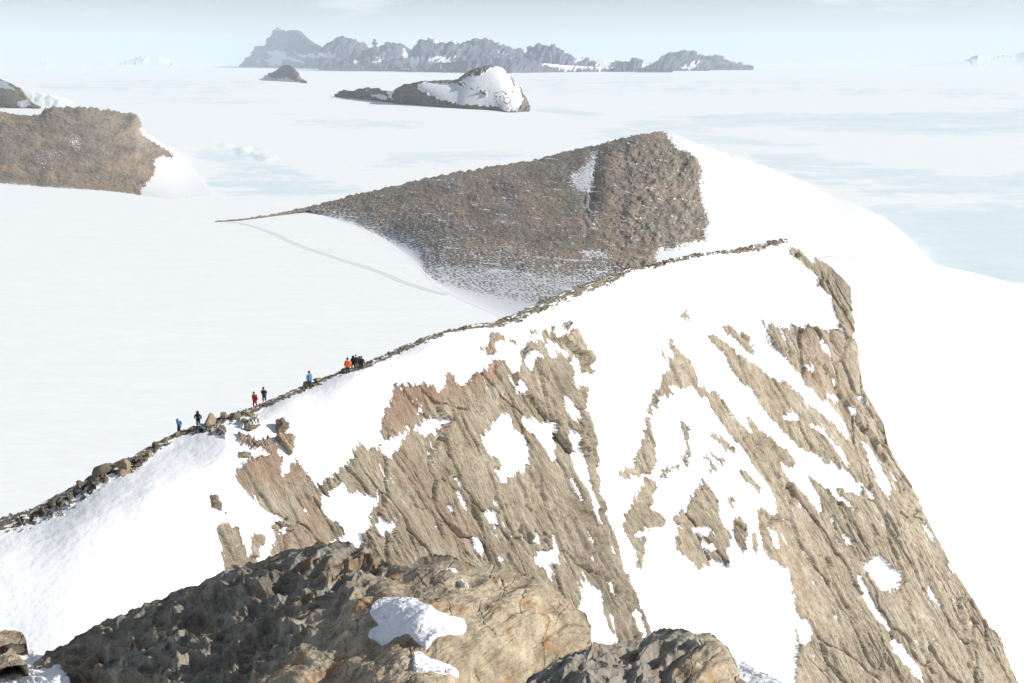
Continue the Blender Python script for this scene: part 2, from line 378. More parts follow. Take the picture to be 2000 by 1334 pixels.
# ------------------------------------------------------------------ hills and mountains standing on the plain
def hill(name, mat, keys, yc, nu, nv, back, bslope, label, snow=None, rock0=1., relief=1., rs=(1, 1), seed=1, rough_top=.6,
         strat=0., noise_amp=.25, blur=2, extra=None, tp=1., nstretch=(1, 1), redf=None, kind='structure', apron=0, snowr=.12, sm=0, streak=0., crestk=.3):
    """keys (topx,topy,botx,boty); yc = distance of the crest per key or one number added behind the base"""
    ks = [(*k[:4], y) for k, y in zip(keys, yc)]
    PX, PY, T, (Yc,) = ruled(ks, nu, nv, tp)
    jag = fbm(PX[0] / 9., PX[0] * 0, 4, seed) * rough_top * 3
    Yb = plainY(PY[-1]); zb = -H - 1.
    Yc = np.clip(Yc, Yb * 1.002 + 1, None); Yc = np.minimum(Yc, plainY(PY[0]) * .997); zc = -tanv(PY[0]) * Yc; Yc = np.maximum(Yc, Yb + .5)
    PY = PY + jag[None] * (1 - T) ** 6
    if sm:
        kk = max(1, int(sm * nu)); cv = lambda a: np.convolve(np.pad(np.convolve(np.pad(a, kk, 'edge'), np.ones(2 * kk + 1) / (2 * kk + 1), 'valid'), kk, 'edge'), np.ones(2 * kk + 1) / (2 * kk + 1), 'valid')
        mm = (zc - zb) / np.maximum(Yc - Yb, 8); q0 = mm * Yc - zc; mm = cv(mm); q0 = cv(q0); Yc = None
    else:
        mm = (zc - zb) / (Yc - Yb); q0 = mm * Yc - zc
    tn = tanv(PY)
    Y = q0[None] / (mm[None] + tn)
    if apron: Y = Y + (plainY(PY) * .9995 - Y) * np.clip(T, 0, 1) ** apron * (PY > 200)
    P = at(PX, PY, Y)
    n = gnormals(P)
    ca, sa = math.cos(strat), math.sin(strat)
    su, sv = (PX * ca + PY * sa) / 10., (-PX * sa + PY * ca) / 10.
    mpp = Y / F                                    # metres per pixel
    ch = Chart(int(PX.min()) - 5, int(PY.min()) - 5, int(PX.max()) + 5, int(PY.max()) + 5, rock0)
    red = np.zeros(PX.shape); grey = np.zeros(PX.shape)
    for pts, val in (snow or []): ch.poly(pts, val)
    cb = ch.blur(blur)
    na = fbm(su * rs[0] * nstretch[0] * 2.2, sv * rs[1] * nstretch[1] * 2.2, 5, seed + 9)
    v = cb.read(PX + 3 * perlin(PX / 7., PY / 7., 3), PY + 3 * perlin(PX / 7., PY / 7., 4))
    v = v - streak * sstep(.15, .55, fbm(PX / 60. + PY / 40., PY / 6.5 - PX / 90., 6, seed + 21, .68)) * sstep(.3, .5, v)
    rock = v + na * noise_amp * 2 * (.35 + .65 * sstep(.06, .3, v))
    disp = (ridged(su * rs[0] * .55, sv * rs[1] * .55, 6, seed) * 5 + fbm(su * rs[0] * 2., sv * rs[1] * 2., 4, seed + 4) * 1.5) * relief
    rk = sstep(.4, .6, v)
    disp = disp * (snowr + (1 - snowr) * rk) * sstep(0, .10, 1 - T)
    if extra is not None: disp = disp + extra(PX, PY) * (.03 + .97 * rk) * sstep(0, .1, 1 - T)
    edge = sstep(0, .10, T)
    P = P + n * (disp * mpp * (crestk + (1 - crestk) * edge))[..., None]
    if redf is not None: red = redf(PX, PY)
    B = backside(P[0], back, bslope, -H - 1)
    nb = len(B); P2 = np.concatenate([B, P])
    def ext(a): return np.concatenate([np.repeat(a[:1], nb, 0), a]).ravel()
    o = mesh_np(name, P2.reshape(-1, 3), gridfaces(P2.shape[0], P2.shape[1]), mat,
                {'rock': ext(rock), 'st': np.stack([ext(su), ext(sv), ext(su * 0)], -1), 'red': ext(red), 'grey': ext(grey)})
    tag(o, label, kind=kind); return o, (PX, PY, P, rock)

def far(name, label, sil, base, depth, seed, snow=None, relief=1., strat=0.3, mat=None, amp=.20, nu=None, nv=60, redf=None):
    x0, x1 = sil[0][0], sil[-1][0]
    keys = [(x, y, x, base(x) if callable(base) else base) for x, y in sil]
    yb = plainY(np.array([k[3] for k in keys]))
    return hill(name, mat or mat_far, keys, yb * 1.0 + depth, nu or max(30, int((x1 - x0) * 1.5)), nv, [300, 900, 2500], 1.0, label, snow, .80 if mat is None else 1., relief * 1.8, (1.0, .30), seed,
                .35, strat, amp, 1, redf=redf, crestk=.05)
Zm = lambda pts: zone(400, 0, 3.3333, pts)
Zr = lambda pts: zone(950, 30, 3.3333, pts)
baseL = lambda x: 130.5 + 12 * min(1, max(0, (x - 500) / 400.)) - 6 * min(1, max(0, (x - 1000) / 460.))
# rear low snowy ranges
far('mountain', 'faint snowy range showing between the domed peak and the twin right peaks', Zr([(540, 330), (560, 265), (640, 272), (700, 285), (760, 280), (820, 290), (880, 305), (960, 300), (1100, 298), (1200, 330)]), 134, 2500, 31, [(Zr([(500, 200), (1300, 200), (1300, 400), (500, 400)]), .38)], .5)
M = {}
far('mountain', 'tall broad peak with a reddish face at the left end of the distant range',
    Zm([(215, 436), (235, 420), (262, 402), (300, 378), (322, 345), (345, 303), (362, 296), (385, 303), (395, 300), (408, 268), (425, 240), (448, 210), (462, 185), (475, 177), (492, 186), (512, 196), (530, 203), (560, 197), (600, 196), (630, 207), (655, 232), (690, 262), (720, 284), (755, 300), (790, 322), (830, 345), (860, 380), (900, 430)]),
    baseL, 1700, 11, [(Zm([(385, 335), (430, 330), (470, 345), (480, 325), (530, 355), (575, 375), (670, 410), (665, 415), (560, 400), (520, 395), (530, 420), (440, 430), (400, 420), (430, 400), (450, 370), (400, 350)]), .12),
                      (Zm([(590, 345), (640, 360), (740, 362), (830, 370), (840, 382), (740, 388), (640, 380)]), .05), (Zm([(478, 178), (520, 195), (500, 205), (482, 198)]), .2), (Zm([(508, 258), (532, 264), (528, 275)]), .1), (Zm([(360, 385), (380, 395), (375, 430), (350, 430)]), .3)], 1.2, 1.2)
far('mountain', 'dark rounded massif with a notched top left of the rock spire',
    Zm([(740, 330), (770, 305), (800, 280), (840, 265), (870, 255), (892, 252), (900, 246), (915, 250), (925, 258), (945, 253), (975, 263), (1005, 275), (1030, 280), (1050, 285), (1060, 300), (1075, 322), (1090, 345)]),
    138, 2200, 12, [(Zm([(600, 340), (850, 360), (850, 395), (600, 390)]), .1)], 1.2, .9)
far('mountain', 'needle of rock standing on a snow-streaked ridge in the distant range',
    Zm([(870, 420), (905, 402), (940, 375), (965, 350), (1000, 330), (1030, 332), (1060, 322), (1085, 314), (1097, 308), (1102, 278), (1106, 250), (1110, 285), (1115, 310), (1122, 318), (1150, 335), (1180, 345), (1220, 365), (1270, 400)]),
    139, 900, 13, [(Zm([(960, 420), (1000, 400), (1050, 380), (1075, 372), (1030, 400), (985, 428)]), .05), (Zm([(1110, 370), (1135, 375), (1180, 420), (1165, 440), (1110, 435)]), .1), (Zm([(1135, 350), (1180, 365), (1230, 385), (1200, 390)]), .1)], 1.3, 1.1, nu=200)
far('mountain', 'pair of pointed grey peaks just right of the rock spire',
    Zm([(1110, 335), (1135, 318), (1165, 295), (1190, 276), (1205, 284), (1215, 288), (1232, 276), (1255, 287), (1275, 298), (1300, 300), (1325, 312), (1350, 338), (1375, 370)]),
    139, 1700, 14, [(Zm([(1290, 355), (1320, 350), (1350, 375), (1320, 398), (1295, 390)]), .0), (Zm([(1270, 300), (1300, 310), (1330, 345), (1300, 350)]), .42)], 1.2, 1.1)
far('mountain', 'flat-topped blue massif with snow caps in the middle of the distant range',
    Zm([(1345, 352), (1352, 325), (1378, 320), (1388, 300), (1400, 270), (1412, 260), (1435, 262), (1460, 265), (1500, 250), (1520, 272), (1560, 285), (1590, 275), (1610, 262), (1640, 275), (1665, 290), (1700, 288), (1730, 285), (1760, 300), (1790, 380), (1800, 440)]),
    141, 1900, 15, [(Zm([(1460, 262), (1500, 250), (1530, 275), (1500, 278)]), .05), (Zm([(1580, 280), (1610, 262), (1655, 290), (1640, 295)]), .05), (Zm([(1330, 385), (1440, 365), (1400, 400), (1380, 440), (1340, 440), (1310, 400)]), .15), (Zm([(1440, 400), (1540, 360), (1640, 380), (1640, 440), (1470, 440)]), .5)], 1.2, .8)
far('mountain', 'blue peak with a steep left face behind the snow-capped nunatak',
    Zm([(1640, 330), (1680, 292), (1745, 268), (1775, 258), (1800, 256), (1828, 250), (1850, 263), (1880, 276), (1915, 292), (1950, 308), (1990, 318), (2010, 340), (2040, 372)]),
    141, 2400, 16, [(Zm([(1880, 315), (1920, 345), (1960, 378), (1930, 380), (1900, 350)]), .0), (Zm([(1760, 380), (1800, 390), (1800, 440), (1760, 430)]), .4)], 1.2, 1.0)
far('mountain', 'small dark triangular peak left of the domed grey peak',
    Zr([(138, 292), (150, 272), (168, 252), (185, 228), (200, 224), (214, 224), (222, 240), (228, 250), (250, 245), (270, 228), (285, 214), (298, 235), (310, 270)]), 139, 1500, 17, [(Zr([(225, 240), (280, 225), (280, 260), (240, 275)]), .3)], 1.2, 1.1)
far('mountain', 'domed pale grey peak with vertical ribs near the middle of the range',
    Zr([(285, 315), (294, 285), (298, 250), (303, 218), (318, 195), (340, 176), (358, 190), (378, 199), (400, 203), (430, 196), (452, 205), (475, 215), (495, 240), (515, 260), (535, 275), (560, 295), (590, 320), (615, 345)]),
    141, 1700, 18, None, 1.3, .05)
far('mountain', 'low pointed dark peak in front of the faint snowy range',
    Zr([(580, 345), (605, 322), (630, 310), (648, 292), (656, 286), (668, 302), (685, 306), (705, 325), (740, 335), (780, 335), (830, 320), (870, 312), (890, 330)]), 139, 1100, 19, [(Zr([(690, 345), (760, 320), (830, 335), (780, 360)]), .1)], 1.1)
far('mountain', 'low foothill between the faint range and the twin right peaks',
    Zr([(810, 372), (850, 350), (890, 320), (930, 300), (965, 293), (990, 300), (1010, 318), (1040, 330), (1075, 345), (1110, 360)]), 140.5, 900, 20, [(Zr([(1000, 320), (1080, 328), (1040, 352), (1015, 355)]), .05)], 1.1)
far('mountain', 'larger of the two rounded peaks at the right end of the range',
    Zr([(1090, 335), (1115, 305), (1150, 282), (1190, 262), (1225, 250), (1262, 237), (1290, 238), (1315, 246), (1345, 243), (1365, 262), (1390, 280), (1420, 310), (1450, 345)]), 138.5, 1900, 21, [(Zr([(1260, 345), (1310, 330), (1375, 322), (1370, 350), (1290, 355)]), .05), (Zr([(1270, 238), (1290, 240), (1280, 260)]), .35)], 1.2, .9)
far('mountain', 'last rounded peak at the right end of the range, snow on its right shoulder',
    Zr([(1370, 330), (1385, 290), (1410, 278), (1445, 272), (1480, 268), (1500, 261), (1520, 266), (1550, 285), (1580, 295), (1620, 308), (1655, 320), (1680, 325), (1695, 342), (1702, 354), (1735, 352), (1738, 357)]), 137, 1500, 22, [(Zr([(1570, 290), (1600, 292), (1650, 316), (1620, 325)]), .05)], 1.2, 1.2)
far('mountain', 'dark low hill in front of the twin peaks at the right',
    Zr([(985, 365), (1030, 352), (1075, 337), (1120, 327), (1150, 325), (1180, 338), (1205, 342), (1212, 371)]), 141.5, 500, 23, None, .9)
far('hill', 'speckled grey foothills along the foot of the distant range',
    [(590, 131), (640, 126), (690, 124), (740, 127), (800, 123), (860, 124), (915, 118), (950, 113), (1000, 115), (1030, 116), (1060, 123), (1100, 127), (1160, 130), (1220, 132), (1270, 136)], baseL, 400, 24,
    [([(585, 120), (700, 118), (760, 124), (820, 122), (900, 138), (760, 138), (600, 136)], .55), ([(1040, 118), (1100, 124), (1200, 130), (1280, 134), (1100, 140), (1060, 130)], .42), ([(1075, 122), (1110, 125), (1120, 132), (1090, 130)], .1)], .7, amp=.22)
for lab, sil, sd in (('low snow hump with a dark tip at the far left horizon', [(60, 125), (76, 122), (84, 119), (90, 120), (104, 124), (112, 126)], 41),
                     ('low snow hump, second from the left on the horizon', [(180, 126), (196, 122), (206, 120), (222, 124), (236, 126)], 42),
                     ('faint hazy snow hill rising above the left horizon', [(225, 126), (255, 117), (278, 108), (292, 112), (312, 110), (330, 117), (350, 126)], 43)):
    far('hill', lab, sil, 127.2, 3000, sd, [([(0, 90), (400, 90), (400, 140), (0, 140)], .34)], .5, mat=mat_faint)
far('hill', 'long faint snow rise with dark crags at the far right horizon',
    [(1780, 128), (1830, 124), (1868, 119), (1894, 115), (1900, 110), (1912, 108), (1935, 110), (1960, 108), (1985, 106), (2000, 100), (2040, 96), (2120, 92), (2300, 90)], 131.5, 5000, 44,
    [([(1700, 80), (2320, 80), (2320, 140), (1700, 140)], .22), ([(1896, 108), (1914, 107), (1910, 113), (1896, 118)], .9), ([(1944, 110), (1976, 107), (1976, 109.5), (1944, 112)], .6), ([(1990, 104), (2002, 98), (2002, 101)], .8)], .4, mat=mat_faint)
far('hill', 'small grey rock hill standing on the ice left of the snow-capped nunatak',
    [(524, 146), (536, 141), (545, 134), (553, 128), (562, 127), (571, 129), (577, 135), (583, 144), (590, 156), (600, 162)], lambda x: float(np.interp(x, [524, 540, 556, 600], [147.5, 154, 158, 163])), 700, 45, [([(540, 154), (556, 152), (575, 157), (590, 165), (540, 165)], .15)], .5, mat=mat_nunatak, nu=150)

Zf = lambda pts: zone(400, 0, 3.3333, pts)
hill('hill', mat_nunatak, [(655, 186, 655, 188), (672, 175, 670, 190), (690, 178, 690, 192), (706, 171, 706, 194), (740, 173, 735, 197), (760, 178, 760, 200), (768, 176, 766, 200), (790, 164, 785, 204), (828, 158, 825, 207), (860, 158, 860, 210), (893, 156, 893, 212),
                             (908, 144, 906, 213), (930, 133, 928, 214), (960, 128, 955, 215), (980, 131, 975, 217), (995, 145, 985, 219), (1005, 160, 995, 220), (1016, 172, 1010, 219), (1026, 190, 1020, 218), (1036, 212, 1034, 218)],
     [6000] * 20 + [6000], 420, 130, [40, 150, 500, 1200], .8, 'rocky nunatak with a white snow cap in the middle distance',
     [(Zf([(1380, 545), (1440, 535), (1540, 545), (1620, 545), (1680, 570), (1780, 600), (1850, 640), (1900, 690), (1780, 695), (1640, 680), (1560, 660), (1480, 625), (1410, 600)]), .03),
      (Zf([(1660, 520), (1720, 500), (1790, 490), (1870, 440), (1920, 428), (1965, 465), (2000, 520), (2010, 560), (1990, 620), (1950, 700), (1870, 700), (1830, 610), (1720, 545)]), .03),
      (Zf([(1660, 530), (1740, 545), (1850, 580), (1900, 600), (1840, 610), (1760, 605), (1690, 575)]), .42),
      (Zf([(1185, 590), (1240, 580), (1220, 610), (1235, 660), (1205, 640)]), .1), (Zf([(1070, 615), (1150, 610), (1190, 625), (1200, 650), (1140, 645)]), .2), (Zf([(1020, 578), (1080, 576), (1060, 590)]), .2),
      (Zf([(1880, 600), (1990, 560), (2070, 620), (2060, 720), (1960, 735), (1880, 690)]), .44), ([(1012, 180), (1020, 178), (1034, 218), (1018, 216)], .85), ([(1006, 150), (1014, 165), (1020, 200), (1010, 214), (1003, 190)], .3)],
     1., 1.0, (1.2, .9), 3, .8, .6, .13, 1, snowr=.05, sm=.03)

hill('hill', mat_tan_far, [(-160, 170, -160, 205), (-60, 150, -60, 207), (0, 154, 0, 208), (12, 158, 12, 209), (28, 166, 28, 210), (40, 172, 40, 211), (52, 186, 52, 211), (64, 200, 62, 211), (80, 211, 78, 212)],
     [4000] * 9, 220, 80, [30, 100, 400], .9, 'tan rock knoll at the left edge behind the brown scree hill',
     [([(-20, 150), (12, 157), (36, 178), (20, 178), (-10, 168)], .35), ([(36, 198), (52, 195), (66, 208), (36, 209)], .15)], 1., .9, (.8, .8), 6, .6, -.5, .14, 1)

# brown scree hill on the left
hillL, gL = hill('hill', mat_scree, [(-520, 352, -520, 353), (-400, 300, -400, 350), (-260, 250, -260, 345), (-60, 232, -60, 356), (0, 219, 0, 358), (40, 224, 40, 362), (80, 224, 80, 366), (88, 215, 88, 367), (100, 211, 100, 368), (112, 212, 115, 369), (140, 210, 145, 370), (165, 209, 170, 371),
                             (200, 214, 200, 372), (230, 217, 228, 375), (258, 223, 250, 380), (266, 226, 262, 383), (272, 238, 268, 386), (277, 252, 276, 390), (290, 262, 290, 392), (310, 276, 310, 394), (338, 292, 335, 396), (352, 310, 352, 396), (372, 330, 372, 396), (392, 350, 392, 396), (410, 372, 410, 396)],
     [2900] * 17 + [2850, 2800, 2750, 2650, 2560, 2400, 2250, 2100], 560, 260, [20, 60, 200, 500], .7, 'low brown scree hill at the left with a white snow wedge on its right flank',
     [([(266, 250), (280, 252), (300, 268), (338, 290), (430, 350), (430, 420), (262, 420), (274, 384), (278, 368), (300, 345), (306, 325), (298, 315), (318, 305), (335, 310), (341, 312), (338, 300), (310, 283), (285, 268)], .02),
      ([(-10, 357), (100, 366), (220, 374), (270, 386), (270, 420), (-10, 420)], .12), ([(200, 370), (262, 378), (276, 392), (258, 390), (200, 376)], .55),
      ([(338, 286), (346, 286), (362, 300), (350, 298)], .9), ([(130, 262), (150, 262), (165, 290), (150, 296), (130, 285)], .60), ([(60, 300), (120, 285), (130, 300), (70, 315)], .66), ([(70, 312), (110, 320), (112, 335), (75, 325)], .62)],
     .88, .15, (1.9, 1.9), 8, 1.6, .2, .26, 4, sm=.06, streak=.12, extra=lambda PX, PY: 5 * np.exp(-((PX - 105) / 22.) ** 2 - ((PY - 222) / 18.) ** 2) + 9 * np.exp(-((PX - 262) / 16.) ** 2 - ((PY - 238) / 20.) ** 2) + 4 * np.exp(-((PX - 160) / 30.) ** 2 - ((PY - 220) / 9.) ** 2) + fbm(PX / 26., PY / 14., 5, 75, .6) * 1.8 + ridged(PX / 60., PY / 12., 4, 76) * 2 * (1 - sstep(225, 300, PY)),
     redf=lambda PX, PY: sstep(.1, .5, fbm(PX / 90., PY / 30., 3, 5) + sstep(300, 360, PY) * .5) * .8)

# scree hill in the middle
MZ = lambda pts: zone(400, 230, 1.8182, pts)
keysD = [(420, 433, 418, 434), (470, 429, 465, 431.5), (520, 422, 515, 425), (560, 414, 556, 419), (610, 402, 602, 412), (660, 389, 650, 426), (700, 378, 694, 442), (760, 365, 752, 472), (830, 348, 806, 512), (900, 335, 850, 560), (960, 325, 910, 590), (1010, 318, 965, 614),
         (1060, 308, 1030, 650), (1100, 297, 1070, 668), (1130, 290, 1100, 684), (1150, 286, 1120, 690), (1172, 283, 1140, 694), (1200, 274, 1170, 697), (1225, 269, 1195, 700), (1250, 263, 1220, 702), (1285, 257, 1255, 704), (1302, 257, 1280, 704), (1318, 262, 1310, 702), (1350, 276, 1360, 694),
         (1380, 287, 1420, 680), (1430, 303, 1490, 660), (1500, 325, 1570, 630), (1560, 350, 1640, 604), (1620, 380, 1700, 585), (1680, 403, 1735, 575), (1720, 421, 1765, 565), (1750, 441, 1785, 556), (1780, 468, 1802, 548), (1805, 496, 1818, 540), (1826, 518, 1832, 534)]
ycD = np.interp([k[0] for k in keysD], [420, 610, 830, 1060, 1300, 1430, 1560, 1680, 1812], [1660, 1740, 1740, 1700, 1660, 1600, 1500, 1400, 1250])
def extraD(PX, PY):
    g = np.exp(-((PX - (1160 - (PY - 300) * .12)) / 13.) ** 2) * sstep(280, 300, PY) * (1 - sstep(400, 470, PY)) * -4        # the gully
    r = np.exp(-((PX - (1192 - (PY - 300) * .05)) / 22.) ** 2) * sstep(275, 290, PY) * (1 - sstep(390, 440, PY)) * 3.5
    k = np.exp(-((PX - 1352) / 16.) ** 2 - ((PY - 322) / 24.) ** 2) * 9 + np.exp(-((PX - 1245) / 40.) ** 2 - ((PY - 275) / 14.) ** 2) * 5
    q = np.exp(-((PX - 1230) / 20.) ** 2 - ((PY - 415) / 18.) ** 2) * 4
    b = np.exp(-((PX - 1000) / 40.) ** 2 - ((PY - 360) / 30.) ** 2) * 3
    rough = sstep(1150, 1260, PX) * (1 - sstep(1370, 1400, PX)) + .35
    return g * (.6 + .6 * perlin(PX / 9., PY / 12., 7)) + r + k + q + b + rough * (fbm(PX / 17., PY / 12., 5, 71, .6) * 2.4 + ridged(PX / 50., PY / 26., 4, 72) * 2.2)
hillD, gD = hill('hill', mat_scree, keysD, ycD, 980, 470, [10, 30, 100, 300], .75, 'large brown scree hill beyond the ridge with a white snow flank on its right',
     [(MZ([(330, 345), (420, 330), (500, 355), (560, 395), (640, 430), (700, 450), (770, 480), (770, 560), (830, 585), (960, 610), (1100, 640), (1180, 660), (1180, 760), (300, 760), (0, 400)]), .02),
      (MZ([(300, 335), (420, 320), (560, 340), (800, 400), (830, 440), (1100, 500), (1400, 520), (1480, 540), (1300, 620), (1150, 660), (960, 620), (830, 590), (760, 560), (790, 490), (690, 450), (590, 405), (480, 355), (380, 340)]), .52),
      (MZ([(560, 330), (900, 400), (1200, 470), (1420, 500), (1480, 530), (1200, 560), (880, 540), (800, 470), (660, 405)]), .66),
      (MZ([(430, 310), (700, 290), (900, 320), (1000, 400), (1100, 440), (1000, 470), (800, 420), (560, 350)]), .76),
      (MZ([(830, 520), (1100, 540), (1330, 570), (1280, 625), (1150, 665), (960, 625), (820, 590), (770, 560)]), .45),
      (MZ([(1378, 105), (1395, 110), (1385, 180), (1378, 215), (1370, 262), (1330, 262), (1290, 210), (1330, 190), (1360, 160)]), .32),
      (MZ([(1380, 330), (1420, 330), (1400, 400), (1350, 420)]), .6), (MZ([(1340, 470), (1440, 475), (1440, 490), (1350, 495)]), .3),
      (MZ([(1632, 48), (1650, 70), (1680, 110), (1720, 125), (1755, 165), (1770, 190), (1762, 225), (1760, 250), (1770, 300), (1790, 360), (1795, 380), (1775, 410), (1795, 435), (1720, 445), (1660, 470), (1605, 470), (1608, 520), (1500, 900), (2700, 900), (2700, 100), (1700, 20)]), .02),
      (MZ([(1690, 120), (1725, 130), (1750, 170), (1765, 210), (1750, 225), (1720, 200), (1695, 165)]), .9),
      ],
     .84, .13, (1.7, 1.7), 2, 1.3, .2, .33, 6, extraD, nstretch=(.40, 2.1), apron=9, snowr=.05, sm=.05, streak=.40,
     redf=lambda PX, PY: sstep(-.05, .5, fbm(PX / 110., PY / 50., 3, 15) + .35 * np.exp(-((PX - 1050) / 200.) ** 2 - ((PY - 430) / 60.) ** 2)) * .75)

# ------------------------------------------------------------------ white slope to the right behind the cliff
def build_slope():
    keys = [(1430, 535, 1300, 1480), (1560, 512, 1500, 1480), (1620, 500, 1600, 1480), (1700, 505, 1700, 1480), (1750, 508, 1790, 1480), (1800, 513, 1880, 1480), (1850, 522, 1960, 1480), (1900, 532, 2040, 1480), (1950, 545, 2120, 1480), (2000, 558, 2200, 1480), (2080, 585, 2300, 1480), (2240, 640, 2480, 1480), (2480, 735, 2760, 1480), (2800, 900, 3100, 1480)]
    PX, PY, T, _ = ruled([(*k, 0) for k in keys], 260, 200)
    tp = TPS([(1430, 520, 520), (1620, 500, 620), (1750, 508, 690), (1850, 522, 730), (2000, 558, 770), (2240, 640, 840), (1500, 800, 350), (1750, 700, 540), (2000, 750, 590), (2240, 850, 640), (1700, 1000, 360), (2000, 1000, 450), (2000, 1334, 350), (1700, 1400, 270), (2300, 1400, 420), (1300, 1400, 200), (2240, 1150, 490), (2800, 900, 820), (3100, 1480, 520)])
    P = at(PX, PY, tp(PX, PY)); 
    P[..., 2] += fbm(P[..., 0] / 60., P[..., 1] / 60., 4, 3) * 1.2 * sstep(0, .1, T)
    B = backside(P[0], [10, 30, 80, 200, 400], .55, -H - 1, (.5, .86)); P = np.concatenate([B, P])
    o = mesh_np('snow_slope', P.reshape(-1, 3), gridfaces(*P.shape[:2]), mat_slope)
    tag(o, 'smooth white snow slope to the right of the cliff', kind='structure')
build_slope()

# ------------------------------------------------------------------ the ridge and its cliffs
Z3 = lambda p: zone(400, 600, 2.49875, p)
Z4 = lambda p: zone(1100, 440, 2.2222, p)
Z5 = lambda p: zone(1100, 850, 2.2222, p)
Z6 = lambda p: zone(940, 460, 4.7619, p)
Z2 = lambda p: zone(0, 800, 3.994, p)
crestkeys = [  # crest x,y, foot x,y
    (-420, 1165, -560, 1600),
    (-160, 1075, -260, 1500), (-60, 1040, -140, 1500), (0, 1012, -60, 1500), (60, 995, 10, 1500), (120, 962, 80, 1500), (165, 938, 130, 1500), (200, 912, 170, 1500), (225, 902, 195, 1500), (262, 890, 235, 1500), (300, 868, 280, 1500), (350, 843, 330, 1500), (400, 828, 385, 1500),
    (440, 812, 425, 1500), (500, 794, 485, 1500), (560, 768, 540, 1500), (604, 750, 585, 1500), (660, 728, 640, 1500), (700, 716, 680, 1500), (760, 688, 740, 1500), (820, 663, 800, 1500), (880, 644, 860, 1500), (940, 632, 915, 1500), (965, 630, 940, 1500),
    (1000, 615, 975, 1500), (1040, 598, 1010, 1500), (1080, 580, 1050, 1500), (1120, 563, 1090, 1500), (1160, 550, 1130, 1500), (1200, 538, 1170, 1500), (1230, 524, 1200, 1500), (1275, 518, 1245, 1500), (1310, 506, 1280, 1500), (1370, 495, 1350, 1500),
    (1430, 489, 1420, 1500), (1470, 480, 1465, 1500), (1500, 472, 1500, 1500), (1530, 467, 1535, 1500), (1560, 480, 1570, 1500), (1590, 497, 1605, 1500), (1625, 522, 1640, 1500), (1645, 542, 1670, 1500), (1662, 562, 1700, 1500), (1659, 585, 1715, 1500), (1661, 625, 1740, 1500),
    (1668, 680, 1770, 1500), (1675, 741, 1810, 1500), (1699, 782, 1850, 1500), (1726, 828, 1890, 1500), (1732, 864, 1905, 1500), (1766, 926, 1940, 1500), (1793, 980, 1965, 1500), (1824, 1040, 1990, 1500), (1864, 1115, 2020, 1500), (1910, 1187, 2045, 1500), (1942, 1244, 2065, 1500), (1982, 1334, 2085, 1500), (2050, 1480, 2120, 1500)]
surv = [(-420, 1165, 62), (-560, 1600, 50), (-200, 1085, 73), (0, 1012, 81), (100, 972, 84.5), (200, 912, 89), (350, 843, 97), (500, 794, 103), (604, 750, 108), (700, 716, 114), (850, 655, 126), (960, 631, 137), (1100, 572, 160), (1200, 538, 184), (1300, 508, 215), (1450, 487, 262), (1530, 467, 285),
    (0, 1105, 74.0), (150, 1042, 77.6), (300, 972, 82.6), (420, 915, 88.4), (560, 792, 102.6), (700, 738, 109.4), (850, 682, 121), (960, 650, 133),
    (-200, 1500, 60), (0, 1250, 69.4), (0, 1420, 65), (300, 1250, 73.6), (300, 1430, 69), (450, 900, 90), (470, 1050, 87), (480, 1250, 84), (600, 850, 99), (600, 1000, 97), (600, 1250, 92), (600, 1450, 89),
    (760, 760, 112), (760, 950, 106), (760, 1300, 99), (900, 740, 122), (900, 900, 116), (900, 1300, 107), (1020, 680, 136), (1050, 900, 129), (1050, 1300, 118), (1050, 1480, 115),
    (1120, 680, 147), (1150, 800, 143), (1165, 950, 138), (1205, 1100, 133), (1275, 1250, 129), (1350, 1420, 125),
    (1190, 700, 166), (1205, 800, 160), (1230, 950, 155), (1275, 1080, 151), (1330, 1200, 146), (1420, 1400, 137),
    (1300, 580, 205), (1300, 680, 192), (1350, 820, 182), (1400, 950, 173), (1400, 1100, 164), (1480, 1250, 158), (1500, 1130, 165), (1520, 1240, 161), (1530, 1400, 155),
    (1450, 600, 242), (1540, 560, 266), (1500, 720, 226), (1600, 820, 224), (1560, 1000, 190), (1565, 1130, 180), (1575, 1300, 170), (1590, 1450, 166),
    (1700, 1000, 208), (1750, 1200, 200), (1860, 1300, 207), (1700, 1400, 180), (1625, 522, 284), (1662, 562, 278), (1640, 680, 258), (1668, 690, 262), (1726, 850, 252), (1824, 1040, 243), (1905, 1200, 235), (1982, 1334, 229), (2050, 1480, 225)]
SURV = TPS(surv)
ch = Chart(-300, 420, 2150, 1520, 0.)
R = lambda p, v=1.: ch.poly(p, v)
# left block
R(Z3([(140, 835), (165, 800), (200, 765), (260, 735), (350, 715), (380, 735), (385, 775), (358, 805), (385, 825), (415, 810), (425, 760), (455, 745), (475, 770), (500, 810), (545, 870), (562, 905), (568, 950), (580, 1000), (600, 1045), (615, 1100), (622, 1170), (600, 1260), (310, 1300), (322, 1210), (325, 1160), (345, 1115), (430, 1070), (400, 1068), (345, 1100), (325, 1080), (322, 1050), (385, 1050), (385, 1035), (350, 1018), (320, 1000), (260, 960), (200, 905), (160, 860)]))
R(Z3([(175, 655), (215, 655), (270, 675), (305, 650), (340, 665), (360, 690), (350, 710), (310, 710), (280, 690), (245, 695), (200, 690), (172, 685)]))
R(Z3([(62, 1120), (75, 1065), (110, 1060), (140, 1090), (155, 1065), (175, 1110), (190, 1155), (215, 1210), (218, 1270), (100, 1290), (85, 1260), (80, 1200), (70, 1160)]))
R(Z3([(232, 1110), (265, 1105), (290, 1110), (300, 1125), (285, 1150), (265, 1170), (262, 1220), (268, 1255), (225, 1265), (228, 1180)]))
R(Z3([(160, 580), (280, 548), (285, 560), (220, 585), (165, 592)]), .8)
R(Z3([(-10, 600), (60, 592), (105, 585), (105, 635), (80, 640), (70, 607), (20, 625)]), .8)
